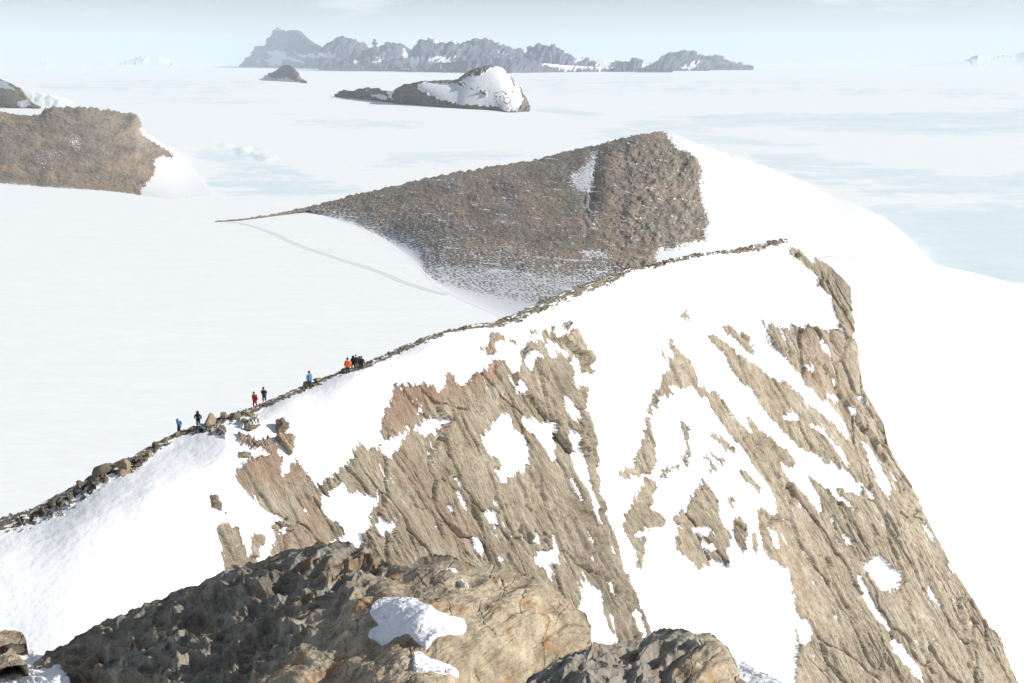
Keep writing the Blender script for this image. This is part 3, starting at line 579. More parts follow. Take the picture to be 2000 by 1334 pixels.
R(Z3([(480, 1000), (540, 982), (535, 990), (490, 1005)]), 0)
R(Z3([(602, 1035), (650, 1050), (685, 1080), (685, 1110), (655, 1140), (620, 1130), (608, 1075)]))
# central buttress
R(Z3([(552, 880), (575, 850), (640, 805), (700, 755), (735, 700), (740, 665), (765, 660), (790, 690), (835, 695), (865, 670), (878, 650), (845, 600), (860, 580), (870, 510), (905, 460), (925, 400), (905, 360), (940, 385), (1000, 385), (1060, 388), (1115, 368), (1120, 410), (1170, 400), (1165, 360), (1215, 310), (1225, 370), (1270, 375), (1330, 310), (1385, 305), (1385, 270), (1440, 250), (1490, 280), (1520, 320), (1545, 300), (1540, 220), (1600, 170), (1650, 170), (1700, 135), (1740, 160), (1800, 125), (1830, 175), (1850, 200), (1880, 225), (1890, 320), (1860, 330), (1870, 420), (1865, 500), (1890, 600), (1910, 720), (1920, 850), (1940, 950), (1970, 1050), (2000, 1130),
      (2060, 1300), (2120, 1450), (2180, 1580), (2250, 1680), (2300, 1800), (2500, 2250), (900, 2250), (740, 1300), (760, 1165), (760, 1110), (800, 1075), (805, 1000), (850, 960), (850, 890), (890, 850), (940, 830), (1020, 830), (930, 820), (890, 840), (840, 890), (835, 930), (780, 915), (700, 910), (695, 870), (680, 850), (620, 885), (600, 915), (570, 925)]))
R(Z6([(-20, 1060), (50, 1020), (100, 930), (200, 930), (240, 975), (340, 975), (335, 1030), (230, 1010), (180, 990), (110, 1020), (160, 1060), (80, 1070), (30, 1090)]))
R(Z6([(50, 1090), (160, 1078), (110, 1118)])); R(Z6([(205, 1065), (265, 1070), (240, 1095)])); R(Z6([(420, 910), (520, 890), (550, 940), (500, 960), (430, 940)]), .7)
R(Z6([(545, 920), (640, 915), (680, 880), (705, 930), (720, 990), (640, 985), (590, 985)])); R(Z6([(745, 855), (790, 850), (815, 820), (825, 875), (790, 890)]))
R(Z6([(820, 905), (870, 910), (890, 960), (920, 1040), (880, 1120), (820, 1060), (760, 1020), (740, 960), (820, 950)]))
# snow lying on it
for p in [
    [(870, 720), (875, 650), (905, 640), (960, 610), (1000, 590), (1060, 560), (1150, 545), (1185, 535), (1180, 560), (1115, 600), (1120, 625), (1060, 625), (1010, 590), (985, 625), (950, 680), (905, 735), (880, 735)],
    [(1330, 625), (1400, 600), (1440, 540), (1465, 508), (1510, 545), (1500, 600), (1560, 625), (1580, 740), (1560, 800), (1520, 805), (1480, 850), (1430, 860), (1400, 780), (1440, 790), (1430, 745), (1380, 735), (1345, 660)],
    [(1545, 530), (1600, 545), (1660, 570), (1715, 545), (1700, 620), (1710, 700), (1700, 780), (1670, 700), (1625, 640), (1560, 580)],
    [(1205, 830), (1225, 825), (1255, 870), (1240, 880)], [(1210, 885), (1235, 900), (1270, 960), (1288, 1008), (1260, 980)], [(1180, 945), (1205, 970), (1208, 992), (1182, 975)],
    [(1392, 905), (1420, 950), (1432, 988), (1400, 965)], [(1350, 1010), (1385, 990), (1415, 985), (1415, 1030), (1430, 1075), (1395, 1060)],
    [(1308, 1100), (1340, 1140), (1360, 1170), (1355, 1208), (1325, 1185)],
    [(1600, 1240), (1635, 1180), (1690, 1195), (1688, 1100), (1705, 1110), (1728, 1190), (1725, 1250), (1660, 1250), (1650, 1270)], [(1590, 1080), (1628, 1120), (1638, 1162), (1600, 1130)], [(1435, 1225), (1468, 1218), (1455, 1247), (1438, 1247)],
    [(830, 1050), (860, 1030), (930, 1045), (935, 1060), (900, 1075), (920, 1090), (880, 1112), (840, 1100), (825, 1075)],
    [(1730, 470), (1770, 450), (1820, 500), (1830, 545), (1780, 545), (1745, 510)],
    [(1755, 570), (1790, 600), (1835, 620), (1815, 680), (1830, 720), (1860, 770), (1875, 850), (1890, 890), (1915, 960), (1925, 1080), (1900, 1040), (1870, 900), (1840, 870), (1800, 800), (1780, 700), (1760, 640)],
    [(1800, 250), (1822, 245), (1840, 330), (1860, 380), (1840, 400), (1790, 380), (1815, 330)], [(1770, 825), (1800, 850), (1832, 940), (1825, 965), (1790, 885)], [(1848, 1085), (1870, 1110), (1882, 1155), (1860, 1148)],
    [(970, 465), (1040, 445), (1055, 452), (990, 468)], [(1020, 530), (1060, 480), (1070, 490), (1050, 520)], [(1230, 580), (1245, 555), (1250, 560), (1238, 585)], [(1340, 498), (1352, 495), (1362, 520), (1350, 525)], [(1505, 415), (1545, 360), (1575, 390), (1560, 410), (1530, 420)],
    [(1465, 890), (1475, 910), (1465, 922)], [(1655, 1250), (1690, 1270), (1700, 1340), (1670, 1310)]]: R(Z3(p), 0)
for p in [
    [(205, 930), (240, 985), (330, 1030), (370, 1050), (350, 1090), (370, 1200), (360, 1280), (320, 1280), (240, 1200), (240, 1080), (230, 1000)], [(420, 1130), (470, 1095), (560, 1110), (620, 1160), (580, 1180), (480, 1190), (500, 1230), (460, 1260), (420, 1200)],
    [(580, 1000), (660, 985), (740, 1040), (760, 1080), (700, 1100), (690, 1160), (640, 1130)], [(760, 1060), (830, 1100), (840, 1140), (800, 1160), (765, 1110)], [(850, 1125), (900, 1150), (930, 1230), (925, 1330), (880, 1290), (850, 1200)]]: R(Z6(p), 0)
R(Z6([(915, 960), (960, 1040), (1010, 1090), (1030, 1160), (1000, 1170), (1030, 1280), (1000, 1300), (950, 1200), (930, 1080)])); ch.poly(Z6([(1010, 1180), (1040, 1160), (1015, 1120)]), 1.)
for p in [
    [(80, 640), (105, 625), (160, 670), (172, 760), (210, 860), (240, 870), (225, 915), (140, 960), (110, 850), (75, 760)], [(118, 268), (135, 280), (162, 380), (150, 412)], [(178, 590), (210, 650), (228, 722), (200, 680)],
    [(300, 715), (330, 770), (358, 845), (350, 890), (320, 830)], [(345, 700), (375, 740), (402, 805), (382, 785)], [(93, 410), (122, 455), (112, 478)], [(198, 760), (225, 790), (235, 865), (205, 810)], [(0, 720), (42, 760), (30, 788), (0, 775)], [(55, 610), (70, 640), (62, 680)]]: R(Z5(p), 0)
# far buttress and pillar
R(Z4([(570, 705), (590, 740), (640, 790), (690, 870), (740, 930), (800, 990), (840, 1060), (900, 1150), (930, 1250), (985, 1380), (990, 1500), (985, 1511), (990, 1611), (1010, 1701), (1005, 1761), (1010, 1871), (1000, 1987), (1000, 2350), (2500, 2350), (2500, 2100), (1990, 2050), (1980, 1987), (1940, 1911), (1890, 1791), (1820, 1661), (1720, 1501), (1640, 1351), (1580, 1251), (1490, 1071), (1420, 941), (1405, 860), (1345, 760), (1290, 670), (1275, 520), (1260, 400), (1255, 310), (1262, 275), (1232, 235), (1175, 180),
      (1120, 150), (1060, 150), (1030, 105), (980, 100), (982, 130), (1000, 145), (1028, 150), (1070, 195), (1112, 210), (1100, 250), (1120, 280), (1160, 305), (1170, 370), (1190, 400), (1195, 440), (1190, 455), (1140, 460), (1080, 450), (1020, 440), (975, 425), (1000, 460), (930, 450), (850, 415), (880, 470), (900, 520), (960, 580), (1030, 640), (1040, 690), (1090, 720), (1110, 755), (1135, 770), (1150, 750), (1165, 790), (1230, 860), (1248, 925),
      (1200, 890), (1130, 830), (1050, 770), (980, 700), (950, 690), (920, 690), (870, 650), (800, 600), (720, 540), (650, 490), (615, 474), (640, 515), (700, 570), (730, 640), (770, 690), (810, 710), (850, 790), (910, 850), (960, 900), (1000, 950), (1090, 1000), (1150, 1040), (1220, 1060), (1290, 1140), (1292, 1180), (1240, 1165), (1180, 1130), (1190, 1170), (1260, 1220), (1270, 1252), (1210, 1210), (1150, 1160), (1080, 1100), (1040, 1050), (1060, 1090), (1110, 1180), (1128, 1285), (1080, 1210), (1020, 1150), (960, 1080), (940, 1020), (1000, 1050), (1012, 1035), (980, 990), (920, 940), (860, 890), (790, 815), (810, 870), (850, 930), (760, 850), (700, 770), (665, 722), (640, 725), (620, 715)]))
for p in [[(445, 503), (465, 505), (520, 570), (560, 610), (585, 680), (580, 705), (510, 700), (465, 705), (475, 740), (420, 740), (405, 790), (365, 780), (385, 740), (415, 715), (420, 670), (460, 620), (460, 580), (480, 560)],
          [(365, 785), (385, 800), (370, 830), (375, 900), (395, 980), (400, 1030), (370, 1085), (345, 1080), (260, 1100), (225, 1078), (305, 1040), (305, 1000), (335, 940), (350, 900), (350, 830)],
          [(675, 425), (740, 455), (790, 490), (832, 550), (800, 555), (750, 510), (712, 480)], [(495, 385), (540, 385), (542, 415), (515, 408)], [(346, 394), (362, 398), (360, 414)], [(393, 470), (417, 475), (400, 487)], [(943, 344), (967, 372), (950, 362)],
          [(985, 650), (1045, 725), (1010, 695)], [(640, 900), (700, 925), (750, 960), (757, 997), (710, 977), (660, 942)], [(418, 543), (442, 555), (445, 584), (425, 572)]]: R(Z4(p))
for p, v in [([(780, 330), (830, 370), (900, 410), (940, 440), (870, 410), (800, 375)], .5), ([(500, 850), (530, 850), (555, 900), (552, 1020), (535, 1060), (508, 1010), (530, 960)], .62), ([(400, 1100), (430, 1060), (500, 1035), (520, 1060), (450, 1080), (410, 1105)], .7),
             ([(590, 1005), (640, 970), (710, 1010), (700, 1040), (650, 1080), (640, 1150), (570, 1170), (600, 1080), (640, 1040)], .53), ([(1120, 1030), (1160, 1050), (1180, 1110), (1150, 1100)], .5), ([(845, 420), (960, 440), (1010, 500), (940, 520), (880, 460)], .6),
             ([(900, 740), (1030, 790), (1100, 860), (1020, 860), (940, 800)], .6), ([(590, 720), (700, 780), (800, 900), (820, 960), (760, 920), (640, 800)], .7)]: R(Z4(p), v)
for p in [[(345, 190), (390, 195), (395, 230), (385, 310), (430, 350), (442, 387), (370, 392), (350, 480), (345, 530), (320, 600), (300, 500), (265, 430), (256, 380), (265, 330), (305, 310), (300, 260), (340, 240)],
          [(570, 240), (640, 240), (680, 290), (670, 340), (690, 390), (730, 430), (720, 480), (690, 500), (725, 547), (690, 560), (640, 540), (640, 572), (590, 575), (555, 540), (490, 500), (488, 410), (545, 400), (478, 385), (478, 340), (540, 320)],
          [(735, 370), (765, 355), (800, 400), (797, 502), (770, 508), (745, 460)], [(708, 292), (730, 260), (750, 298), (730, 314)], [(845, 320), (880, 320), (950, 370), (992, 500), (987, 582), (940, 560), (870, 510), (850, 420)], [(818, 440), (838, 430), (847, 524), (823, 505)],
          [(748, 110), (790, 150), (830, 200), (857, 232), (852, 262), (810, 212), (768, 160)], [(866, 612), (890, 620), (888, 636)], [(728, 322), (745, 325), (738, 338)], [(590, 620), (608, 628), (600, 636)], [(910, 565), (920, 570), (915, 574)]]: R(Z5(p))
for p in [[(1125, 0), (1200, 55), (1252, 152), (1200, 115), (1150, 40), (1115, 0)], [(1303, 15), (1330, 40), (1355, 90), (1395, 165), (1433, 228), (1415, 290), (1477, 388), (1462, 392), (1400, 290), (1370, 240), (1340, 150), (1318, 80)],
          [(1283, 558), (1320, 555), (1350, 508), (1400, 560), (1450, 595), (1465, 645), (1400, 692), (1370, 682), (1320, 600)], [(1158, 408), (1200, 450), (1217, 473), (1180, 443)], [(1193, 398), (1230, 430), (1258, 468), (1230, 482)],
          [(1275, 590), (1330, 700), (1380, 790), (1425, 865), (1365, 815), (1305, 720), (1268, 620)], [(1400, 870), (1460, 900), (1500, 960), (1560, 1030), (1570, 1080), (1520, 1050), (1480, 1000), (1430, 950)], [(1010, 788), (1050, 798), (1083, 850), (1062, 912), (1030, 902), (1013, 850)],
          [(1563, 625), (1612, 700), (1645, 785), (1598, 725)], [(1083, 925), (1100, 975), (1085, 982)], [(1148, 338), (1192, 382), (1168, 380)], [(1008, 272), (1048, 322), (1028, 322)], [(1280, 865), (1310, 880), (1295, 890)], [(1555, 375), (1602, 430), (1612, 475), (1573, 430)], [(545, 405), (620, 395), (660, 415), (600, 440)], [(610, 470), (660, 480), (650, 510), (600, 500)], [(890, 400), (930, 420), (935, 500), (905, 470)], [(290, 425), (350, 420), (355, 445), (300, 450)]]: R(Z5(p), 0)
for p in [[(1080, 488), (1130, 508), (1167, 572), (1130, 545)], [(1190, 448), (1215, 468), (1222, 522), (1198, 522)], [(1148, 728), (1197, 740), (1190, 762), (1153, 756)], [(935, 820), (1010, 830), (1012, 862), (960, 847)], [(1033, 868), (1120, 868), (1162, 950), (1212, 1010), (1255, 1062), (1190, 1012), (1140, 950), (1090, 890)],
          [(1240, 778), (1282, 800), (1272, 832)], [(1250, 733), (1302, 760), (1290, 782)], [(1035, 600), (1100, 620), (1070, 630)], [(1070, 560), (1100, 575), (1085, 590)]]: R(Z4(p), 0)
CH2, CH4 = ch.blur(2), ch.blur(5)
# rubble band along the crest
bandx = [-160, 0, 100, 200, 270, 310, 350, 400, 440, 500, 560, 610, 660, 700, 720, 760, 850, 930, 965, 1000, 1050, 1100, 1150, 1200, 1240, 1300, 1400, 1450, 1490, 1530]
bandw = [60, 42, 48, 50, 42, 22, 14, 20, 24, 14, 14, 14, 12, 10, 16, 18, 12, 8, 14, 26, 34, 36, 34, 26, 8, 10, 6, 10, 16, 10]
ck = np.array(crestkeys); ckx = ck[:38, 0]; cky = ck[:38, 1]
def crest_y(x): return np.interp(x, ckx, cky)
def band(x): return np.interp(x, bandx, bandw)

def lipz(px, py, Y=None):
    """height added by the drifted lip below the crest"""
    px = np.asarray(px, float); py = np.asarray(py, float)
    lip = np.interp(px, [-200, 0, 150, 300, 420, 480, 560, 700, 850, 940, 985, 1050, 1100, 1150, 1200, 1240, 1300], [1165, 1105, 1042, 972, 915, 855, 792, 737, 682, 648, 645, 632, 608, 586, 562, 534, 515])
    cy = crest_y(px); tt = np.maximum(py - cy, 0) / np.maximum(lip - cy, 8); rise = np.where(tt < 1, tt, np.exp(-(tt - 1) * .8)); soft_ = 1 / (1 + ((tt - 1) / .16) ** 2)
    wgt = .19 + .20 * sstep(960, 1000, px) * (1 - sstep(1200, 1260, px)) - .19 * sstep(1240, 1300, px)
    return (rise - .10 * soft_) * np.clip((lip - cy) * (SURV(px, py) if Y is None else Y) / F, 0, 8) * wgt * (1 + .12 * fbm(px / 90., py / 60., 2, 77))
def strata(PX, PY):
    """coordinates across and along the dip of the beds, in tens of pixels"""
    a = np.radians(np.interp(PX, [-200, 400, 620, 760, 1000, 1120, 1200, 1350, 1500, 1700, 2000], [60, 60, 70, 58, 62, 74, 72, 58, 54, 60, 62]))
    am = math.radians(62); a = am + (a - am) * .0
    return (PX * np.sin(a) - PY * np.cos(a)) / 10., (PX * np.cos(a) + PY * np.sin(a)) / 10.

def build_ridge():
    PX, PY, T, _ = ruled([(*k, 0) for k in crestkeys], 1500, 560, 1.0)
    isc = PX[0] < 1535
    jag = fbm(PX[0] / 14., PX[0] * 0 + 2, 5, 21, .6) * np.where(isc, 4., 3.)
    PY = PY + jag[None] * (1 - T) ** 8
    Y = SURV(PX, PY); P = at(PX, PY, Y); n = gnormals(P); mpp = Y / F
    nw = np.stack([n[..., 0], n[..., 1], n[..., 2]], -1)
    su, sv = strata(PX, PY)
    wx = 9 * fbm(su * .45, sv * .12, 4, 3); wy = 9 * fbm(su * .45, sv * .14, 4, 4)
    fing = 14 * fbm(su * 1.5, sv * .10, 5, 51, .62) + 9 * fbm(su * 4, sv * .5, 3, 52); side = 3.2 * fbm(su * 2.5, sv * 1.2, 4, 53, .6)
    dx, dy = fing * .47 + side * .88, fing * .88 - side * .47
    v2 = CH2.read(PX + wx * .3 + dx, PY + wy * .3 + dy); v4 = CH4.read(PX + wx * .3 + dx * .7, PY + wy * .3 + dy * .7)
    # band of rubble along the crest
    d = PY - crest_y(PX); bw = band(PX); bnd = (1 - sstep(.5, 1.1, d / bw + .5 * fbm(PX / 22., PY / 10., 4, 8))) * (PX < 1540)
    patchy = sstep(-.25, .15, fbm(PX / 20. - PY / 30., PY / 7. + PX / 18., 4, 12))
    bnd = bnd * (.42 + .62 * patchy)
    rock = np.maximum(v2 * .8 + v4 * .2, bnd)
    rock = rock + fbm(su * 1.3, sv * .30, 5, 7, .65) * .27 * (1 - np.abs(2 * v4 - 1) * .45) + np.where(v4 > .9, .12, 0)
    # thin snow caught on the ledges of the solid rock
    led = fbm(su * 1.5, sv * .15, 5, 17, .62); rock = rock - sstep(.36, .50, led) * .8 * (v4 > .3) * (.4 + .8 * sstep(-.1, .3, fbm(su * .15, sv * .1, 3, 18)))
    rk = sstep(.42, .62, rock)
    soft = sstep(.15, .9, v4)
    # relief in metres
    f1, f2, cid = worley(su / 5.0 + .16 * fbm(su * .2, sv * .1, 3, 6), sv / 26. + .15 * fbm(su * .15, sv * .1, 3, 5), 2)
    g1, g2, cid2 = worley(su / 1.8 + .15 * fbm(su * .4, sv * .2, 3, 16), sv / 13., 9)
    crackA = -sstep(.055, 0, f2 - f1); crackB = -sstep(.10, 0, g2 - g1)
    gr1 = -sstep(.10, 0, np.abs(perlin(su * .75 + .12 * fbm(su * .3, sv * .2, 3, 61), sv * .028, 62))) ; gr2 = -sstep(.16, 0, np.abs(perlin(su * 2.2, sv * .06, 63)))
    where = sstep(-.1, .35, fbm(su * .12, sv * .06, 3, 64))
    def facets(x, y, seed, k):
        xs = x + seed * 31.7; ys = y + seed * 11.3; xi = np.floor(xs).astype(np.int64); yi = np.floor(ys).astype(np.int64); best = np.full(x.shape, 9.); val = np.zeros(x.shape)
        for dx_ in (-1, 0, 1):
            for dy_ in (-1, 0, 1):
                cx = xi + dx_; cy_ = yi + dy_; h_ = PERM[PERM[cx & 255] + (cy_ & 255)]; h2_ = PERM[h_ + 57]; ex = xs - cx - (h_ + .5) / 256; ey = ys - cy_ - (h2_ + .5) / 256
                d_ = ex * ex + ey * ey; m_ = d_ < best; best = np.where(m_, d_, best); val = np.where(m_, ex * (PERM[h2_ + 11] / 255. - .5) * k + ey * (PERM[h2_ + 31] / 255. - .5) * k, val)
        return val
    wob = .12 * fbm(su * .5, sv * .2, 3, 83)
    fac = facets(su / 9. + wob, sv / 30. + wob, 4, 20.) + facets(su / 3.6 + wob, sv / 15. + wob, 6, 10.)
    gul = Chart(-300, 420, 2150, 1520, 0.); gul.poly(Z5([(20, 100), (60, 0), (130, 150), (185, 330), (250, 560), (330, 700), (430, 880), (370, 920), (240, 900), (120, 700), (40, 500), (10, 300)]), 1.); gul.poly(Z3([(1640, 300), (1880, 200), (1890, 500), (1930, 900), (1800, 900), (1740, 500)]), .8)
    gl = gul.blur(10).read(PX, PY)
    fac = fac + gl * (-sstep(.22, 0, np.abs(perlin(su * .9, sv * .03, 91))) * 8 + ridged(su * .9, sv * .06, 4, 92) * 5 + (worley(su / 1.6, sv / 9., 14)[2] - .5) * 7)
    rel = fac + (cid - .5) * 6. + crackA * 10. + (cid2 - .5) * 2.4 + crackB * 2.4 * where + gr1 * 6.5 * (.35 + .65 * where) + gr2 * 2.6 * where + ridged(su * .3, sv * .03, 4, 1) * 3.5 + ridged(su * 1.8, sv * .10, 4, 5) * 1.5 + fbm(su * 3.4, sv * 1.4, 4, 11, .6) * 1.5
    rel = rel * 1.15
    big = fbm(su * .10, sv * .03, 3, 2) * 12
    disp = soft * big * .8 + rk * (rel + 2.2)
    # larger architecture: corner of the first buttress, bowl, snow couloir, pillar
    stv = np.linalg.norm(np.gradient(P, axis=1), axis=2) / (np.abs(np.gradient(PX, axis=1)) + .3) / mpp; att = 1 / (1 + np.maximum(stv - 3, 0) / 2.)
    P = P + nw * (att * disp * mpp * sstep(0, .05, T))[..., None]
    # drifted snow: small ripples by the crest, broad swells elsewhere
    sn = (1 - rk)
    P[..., 2] += sn * mpp * (fbm(PX / 70., PY / 24., 4, 31) * 1.1 * np.exp(-(d / 120.) ** 2) + (fbm(PX / 220., PY / 130., 2, 33) * 5 + fbm(PX / 60., PY / 40., 4, 34) * .9)) * sstep(0, .05, T)
    # wind-scoured bench below the crest: the snow rises gently to a rounded lip, then falls away
    P[..., 2] += lipz(PX, PY, Y)
    red = np.zeros(PX.shape)
    rc = Chart(-300, 420, 2150, 1520, 0.)
    rc.poly(Z3([(860, 600), (900, 440), (940, 380), (1110, 365), (1210, 330), (1390, 250), (1500, 280), (1500, 330), (1300, 400), (1150, 450), (1060, 500), (960, 590), (880, 640)]), 1.)
    rc.poly(Z3([(140, 835), (200, 760), (380, 700), (460, 740), (500, 800), (440, 850), (160, 870)]), .9); rc.poly(Z3([(160, 640), (460, 640), (480, 730), (160, 750)]), .9)
    rc.poly(Z3([(900, 800), (1000, 620), (1150, 700), (1300, 1000), (1400, 1200), (1250, 1250), (1000, 900)]), .35)
    rc.poly(Z3([(500, 900), (620, 1000), (620, 1200), (350, 1240), (400, 1100)]), .5); rc.poly(Z3([(1300, 130), (1540, 130), (1540, 240), (1300, 240)]), .8)
    rc.poly(Z4([(980, 440), (1190, 460), (1230, 700), (1150, 900), (1060, 700)]), .3)
    red = np.clip(rc.blur(14).read(PX, PY) + fbm(su * .3, sv * .12, 4, 44) * .35, 0, 1) * .8
    gc = Chart(-300, 420, 2150, 1520, 0.)
    gc.poly(Z5([(255, 330), (380, 310), (340, 560), (300, 480)]), .8); gc.poly(Z4([(415, 600), (520, 620), (500, 710), (420, 730)]), .5); gc.poly(Z3([(600, 1035), (690, 1080), (655, 1140)]), .7)
    gc.poly(Z5([(1270, 580), (1390, 760), (1480, 880), (1490, 900), (1400, 840), (1300, 680)]), .7); gc.poly(Z3([(1700, 320), (1780, 330), (1790, 430), (1720, 400)]), .7)
    grey = gc.blur(6).read(PX, PY)
    grey = np.clip(grey + gl * .55 + 1.0 * (bnd > .2), 0, 1)
    B = backside(P[0], [.4, 1.2, 3, 8, 20, 50, 120, 210], .85, -H - 1); nb = len(B); P2 = np.concatenate([B, P])
    ext = lambda a: np.concatenate([np.repeat(a[:1], nb, 0), a]).ravel()
    f = gridfaces(*P2.shape[:2])
    rs_ = ext(rk); sm = rs_[f[:, 0]] < .5
    o = mesh_np('mountain', P2.reshape(-1, 3), f, mat_cliff, {'rock': ext(rock), 'st': np.stack([ext(su), ext(sv), ext(su * 0)], -1), 'red': ext(red), 'grey': ext(grey)}, smooth=True)
    tag(o, 'steep snowy rock ridge with tan cliffs falling away to the right', kind='structure')
    return o
ridge = build_ridge()

# ------------------------------------------------------------------ loose rocks
def rock_mesh(name, seed, dims, sub=3, planes=11, rough=.09, mat=None, smooth=False):
    r = random.Random(seed); bm = bmesh.new(); bmesh.ops.create_icosphere(bm, subdivisions=sub, radius=1)
    pl = []
    for _ in range(planes):
        d = Vector((r.gauss(0, 1), r.gauss(0, 1), r.gauss(0, 1))).normalized(); pl.append((d, r.uniform(.42, .78)))
    for v in bm.verts:
        d = v.co.normalized(); k = 1.
        for n_, h in pl:
            c = d.dot(n_)
            if c > .05: k = min(k, h / c)
        k = max(k, .45)
        q = float(fbm(np.array([d.x * 1.6 + seed]), np.array([d.y * 1.6 + d.z * 2.1]), 4, seed % 13)[0])
        q2 = float(fbm(np.array([d.x * 6 + seed]), np.array([d.y * 6 + d.z * 7]), 3, seed % 7)[0])
        v.co = d * (k * (1 + rough * q + rough * .5 * q2)); v.co.x *= dims[0]; v.co.y *= dims[1]; v.co.z *= dims[2]
    me = bpy.data.meshes.new(name); bm.to_mesh(me); bm.free()
    if smooth: me.polygons.foreach_set('use_smooth', np.ones(len(me.polygons), bool))
    if mat: me.materials.append(mat)
    return me
hullv = []
for s_ in range(14):
    r = random.Random(s_ + 50); bm = bmesh.new()
    for _ in range(15):
        d = Vector((r.gauss(0, 1), r.gauss(0, 1), r.gauss(0, .8))).normalized() * r.uniform(.75, 1); bm.verts.new((d.x, d.y, d.z * .7))
    res = bmesh.ops.convex_hull(bm, input=bm.verts); bmesh.ops.delete(bm, geom=[g for g in res['geom_interior'] if isinstance(g, bmesh.types.BMVert)], context='VERTS')
    bmesh.ops.triangulate(bm, faces=bm.faces)
    bm.verts.index_update(); bm.verts.ensure_lookup_table()
    hullv.append((np.array([v.co[:] for v in bm.verts]), np.array([[v.index for v in f.verts] for f in bm.faces]))); bm.free()
def rotm(r):
    return np.array(Matrix.Rotation(r.uniform(0, 6.28), 3, 'Z') @ Matrix.Rotation(r.uniform(-.5, .5), 3, 'X') @ Matrix.Rotation(r.uniform(-.5, .5), 3, 'Y'))
def heap(name, pts, sizes, mat, label, seed, parent=None, small=False):
    r = random.Random(seed); V = []; Fc = []; o = 0
    for p, s in zip(pts, sizes):
        v, f = hullv[r.randrange(14)]
        q = (v * np.array([r.uniform(.8, 1.5), r.uniform(.8, 1.3), r.uniform(.5, .95)])) @ rotm(r).T * s + p
        V.append(q); Fc.append(f + o); o += len(v)
    ob = mesh_np(name, np.concatenate(V), np.concatenate(Fc), mat, smooth=False, parent=parent)
    tag(ob, label, kind='stuff'); return ob

rr = np.random.RandomState(3)
def crest_pts(n):
    x = rr.uniform(-120, 1535, n); y = crest_y(x) + band(x) * rr.beta(.8, 1.3, n) * 1.05 - 1
    xx = np.where(x < 1535, x, 1534); P = at(xx, y, SURV(xx, y)); P[:, 2] += lipz(xx, y); return x, y, P, SURV(xx, y) / F
x, y, P, mp_ = crest_pts(5200)
keepm = fbm(x / 25. - y / 30., y / 9. + x / 25., 3, 12) > -.18
keepm &= ~((np.abs(x - 940) < 30)) | (rr.rand(len(x)) < .25)
x, y, P, mp_ = x[keepm], y[keepm], P[keepm], mp_[keepm]
sz = np.clip(rr.lognormal(.35, .5, len(x)), .7, 4.) * mp_ * 1.15
order = np.argsort(-sz / mp_); big, rest = order[:290], order[290:]
heap('rubble', P[rest], sz[rest], mat_rub, 'loose brown rubble scattered along the ridge crest', 4, ridge)
stone_me = []
for s_ in range(14):
    v, f = hullv[s_]; me = bpy.data.meshes.new('stone'); me.from_pydata([tuple(a) for a in v], [], [tuple(int(q) for q in a) for a in f]); me.materials.append([mat_mid, mat_dark, mat_boulder][s_ % 3]); stone_me.append(me)
rnd = random.Random(9)
first = None
for i in big:
    if first is None: o = first = bpy.data.objects.new('stone', stone_me[0])
    else: o = first.copy()
    o.data = stone_me[rnd.randrange(14)]; C.objects.link(o); o.parent = ridge
    o.location = P[i]; s = sz[i]; o.scale = (s * rnd.uniform(.9, 1.5), s * rnd.uniform(.8, 1.2), s * rnd.uniform(.6, 1.)); o.rotation_euler = (rnd.uniform(-.4, .4), rnd.uniform(-.4, .4), rnd.uniform(0, 6.3))

def scree_on(g, n, mat, label, seed, parent, smin, smax, region=None):
    PX, PY, Pw, rk = g; r2 = np.random.RandomState(seed)
    i = r2.randint(3, PX.shape[0] - 2, n * 3); j = r2.randint(2, PX.shape[1] - 2, n * 3)
    k = sstep(.38, .62, rk[i, j]) * .85 + .15 * (rk[i, j] > .2)
    m = r2.rand(n * 3) < k
    i, j = i[m][:n], j[m][:n]
    p = Pw[i, j]; s = np.clip(r2.lognormal(-.1, .45, len(i)), smin, smax) * p[:, 1] / F
    heap('scree', p, s, mat, label, seed, parent)
scree_on(gD, 26000, mat_scr1, 'brown boulders and scree littering the large middle hill', 5, hillD, .45, 2.6)
scree_on(gL, 10000, mat_scr1, 'brown boulders and scree littering the low left hill', 6, hillL, .45, 2.2)

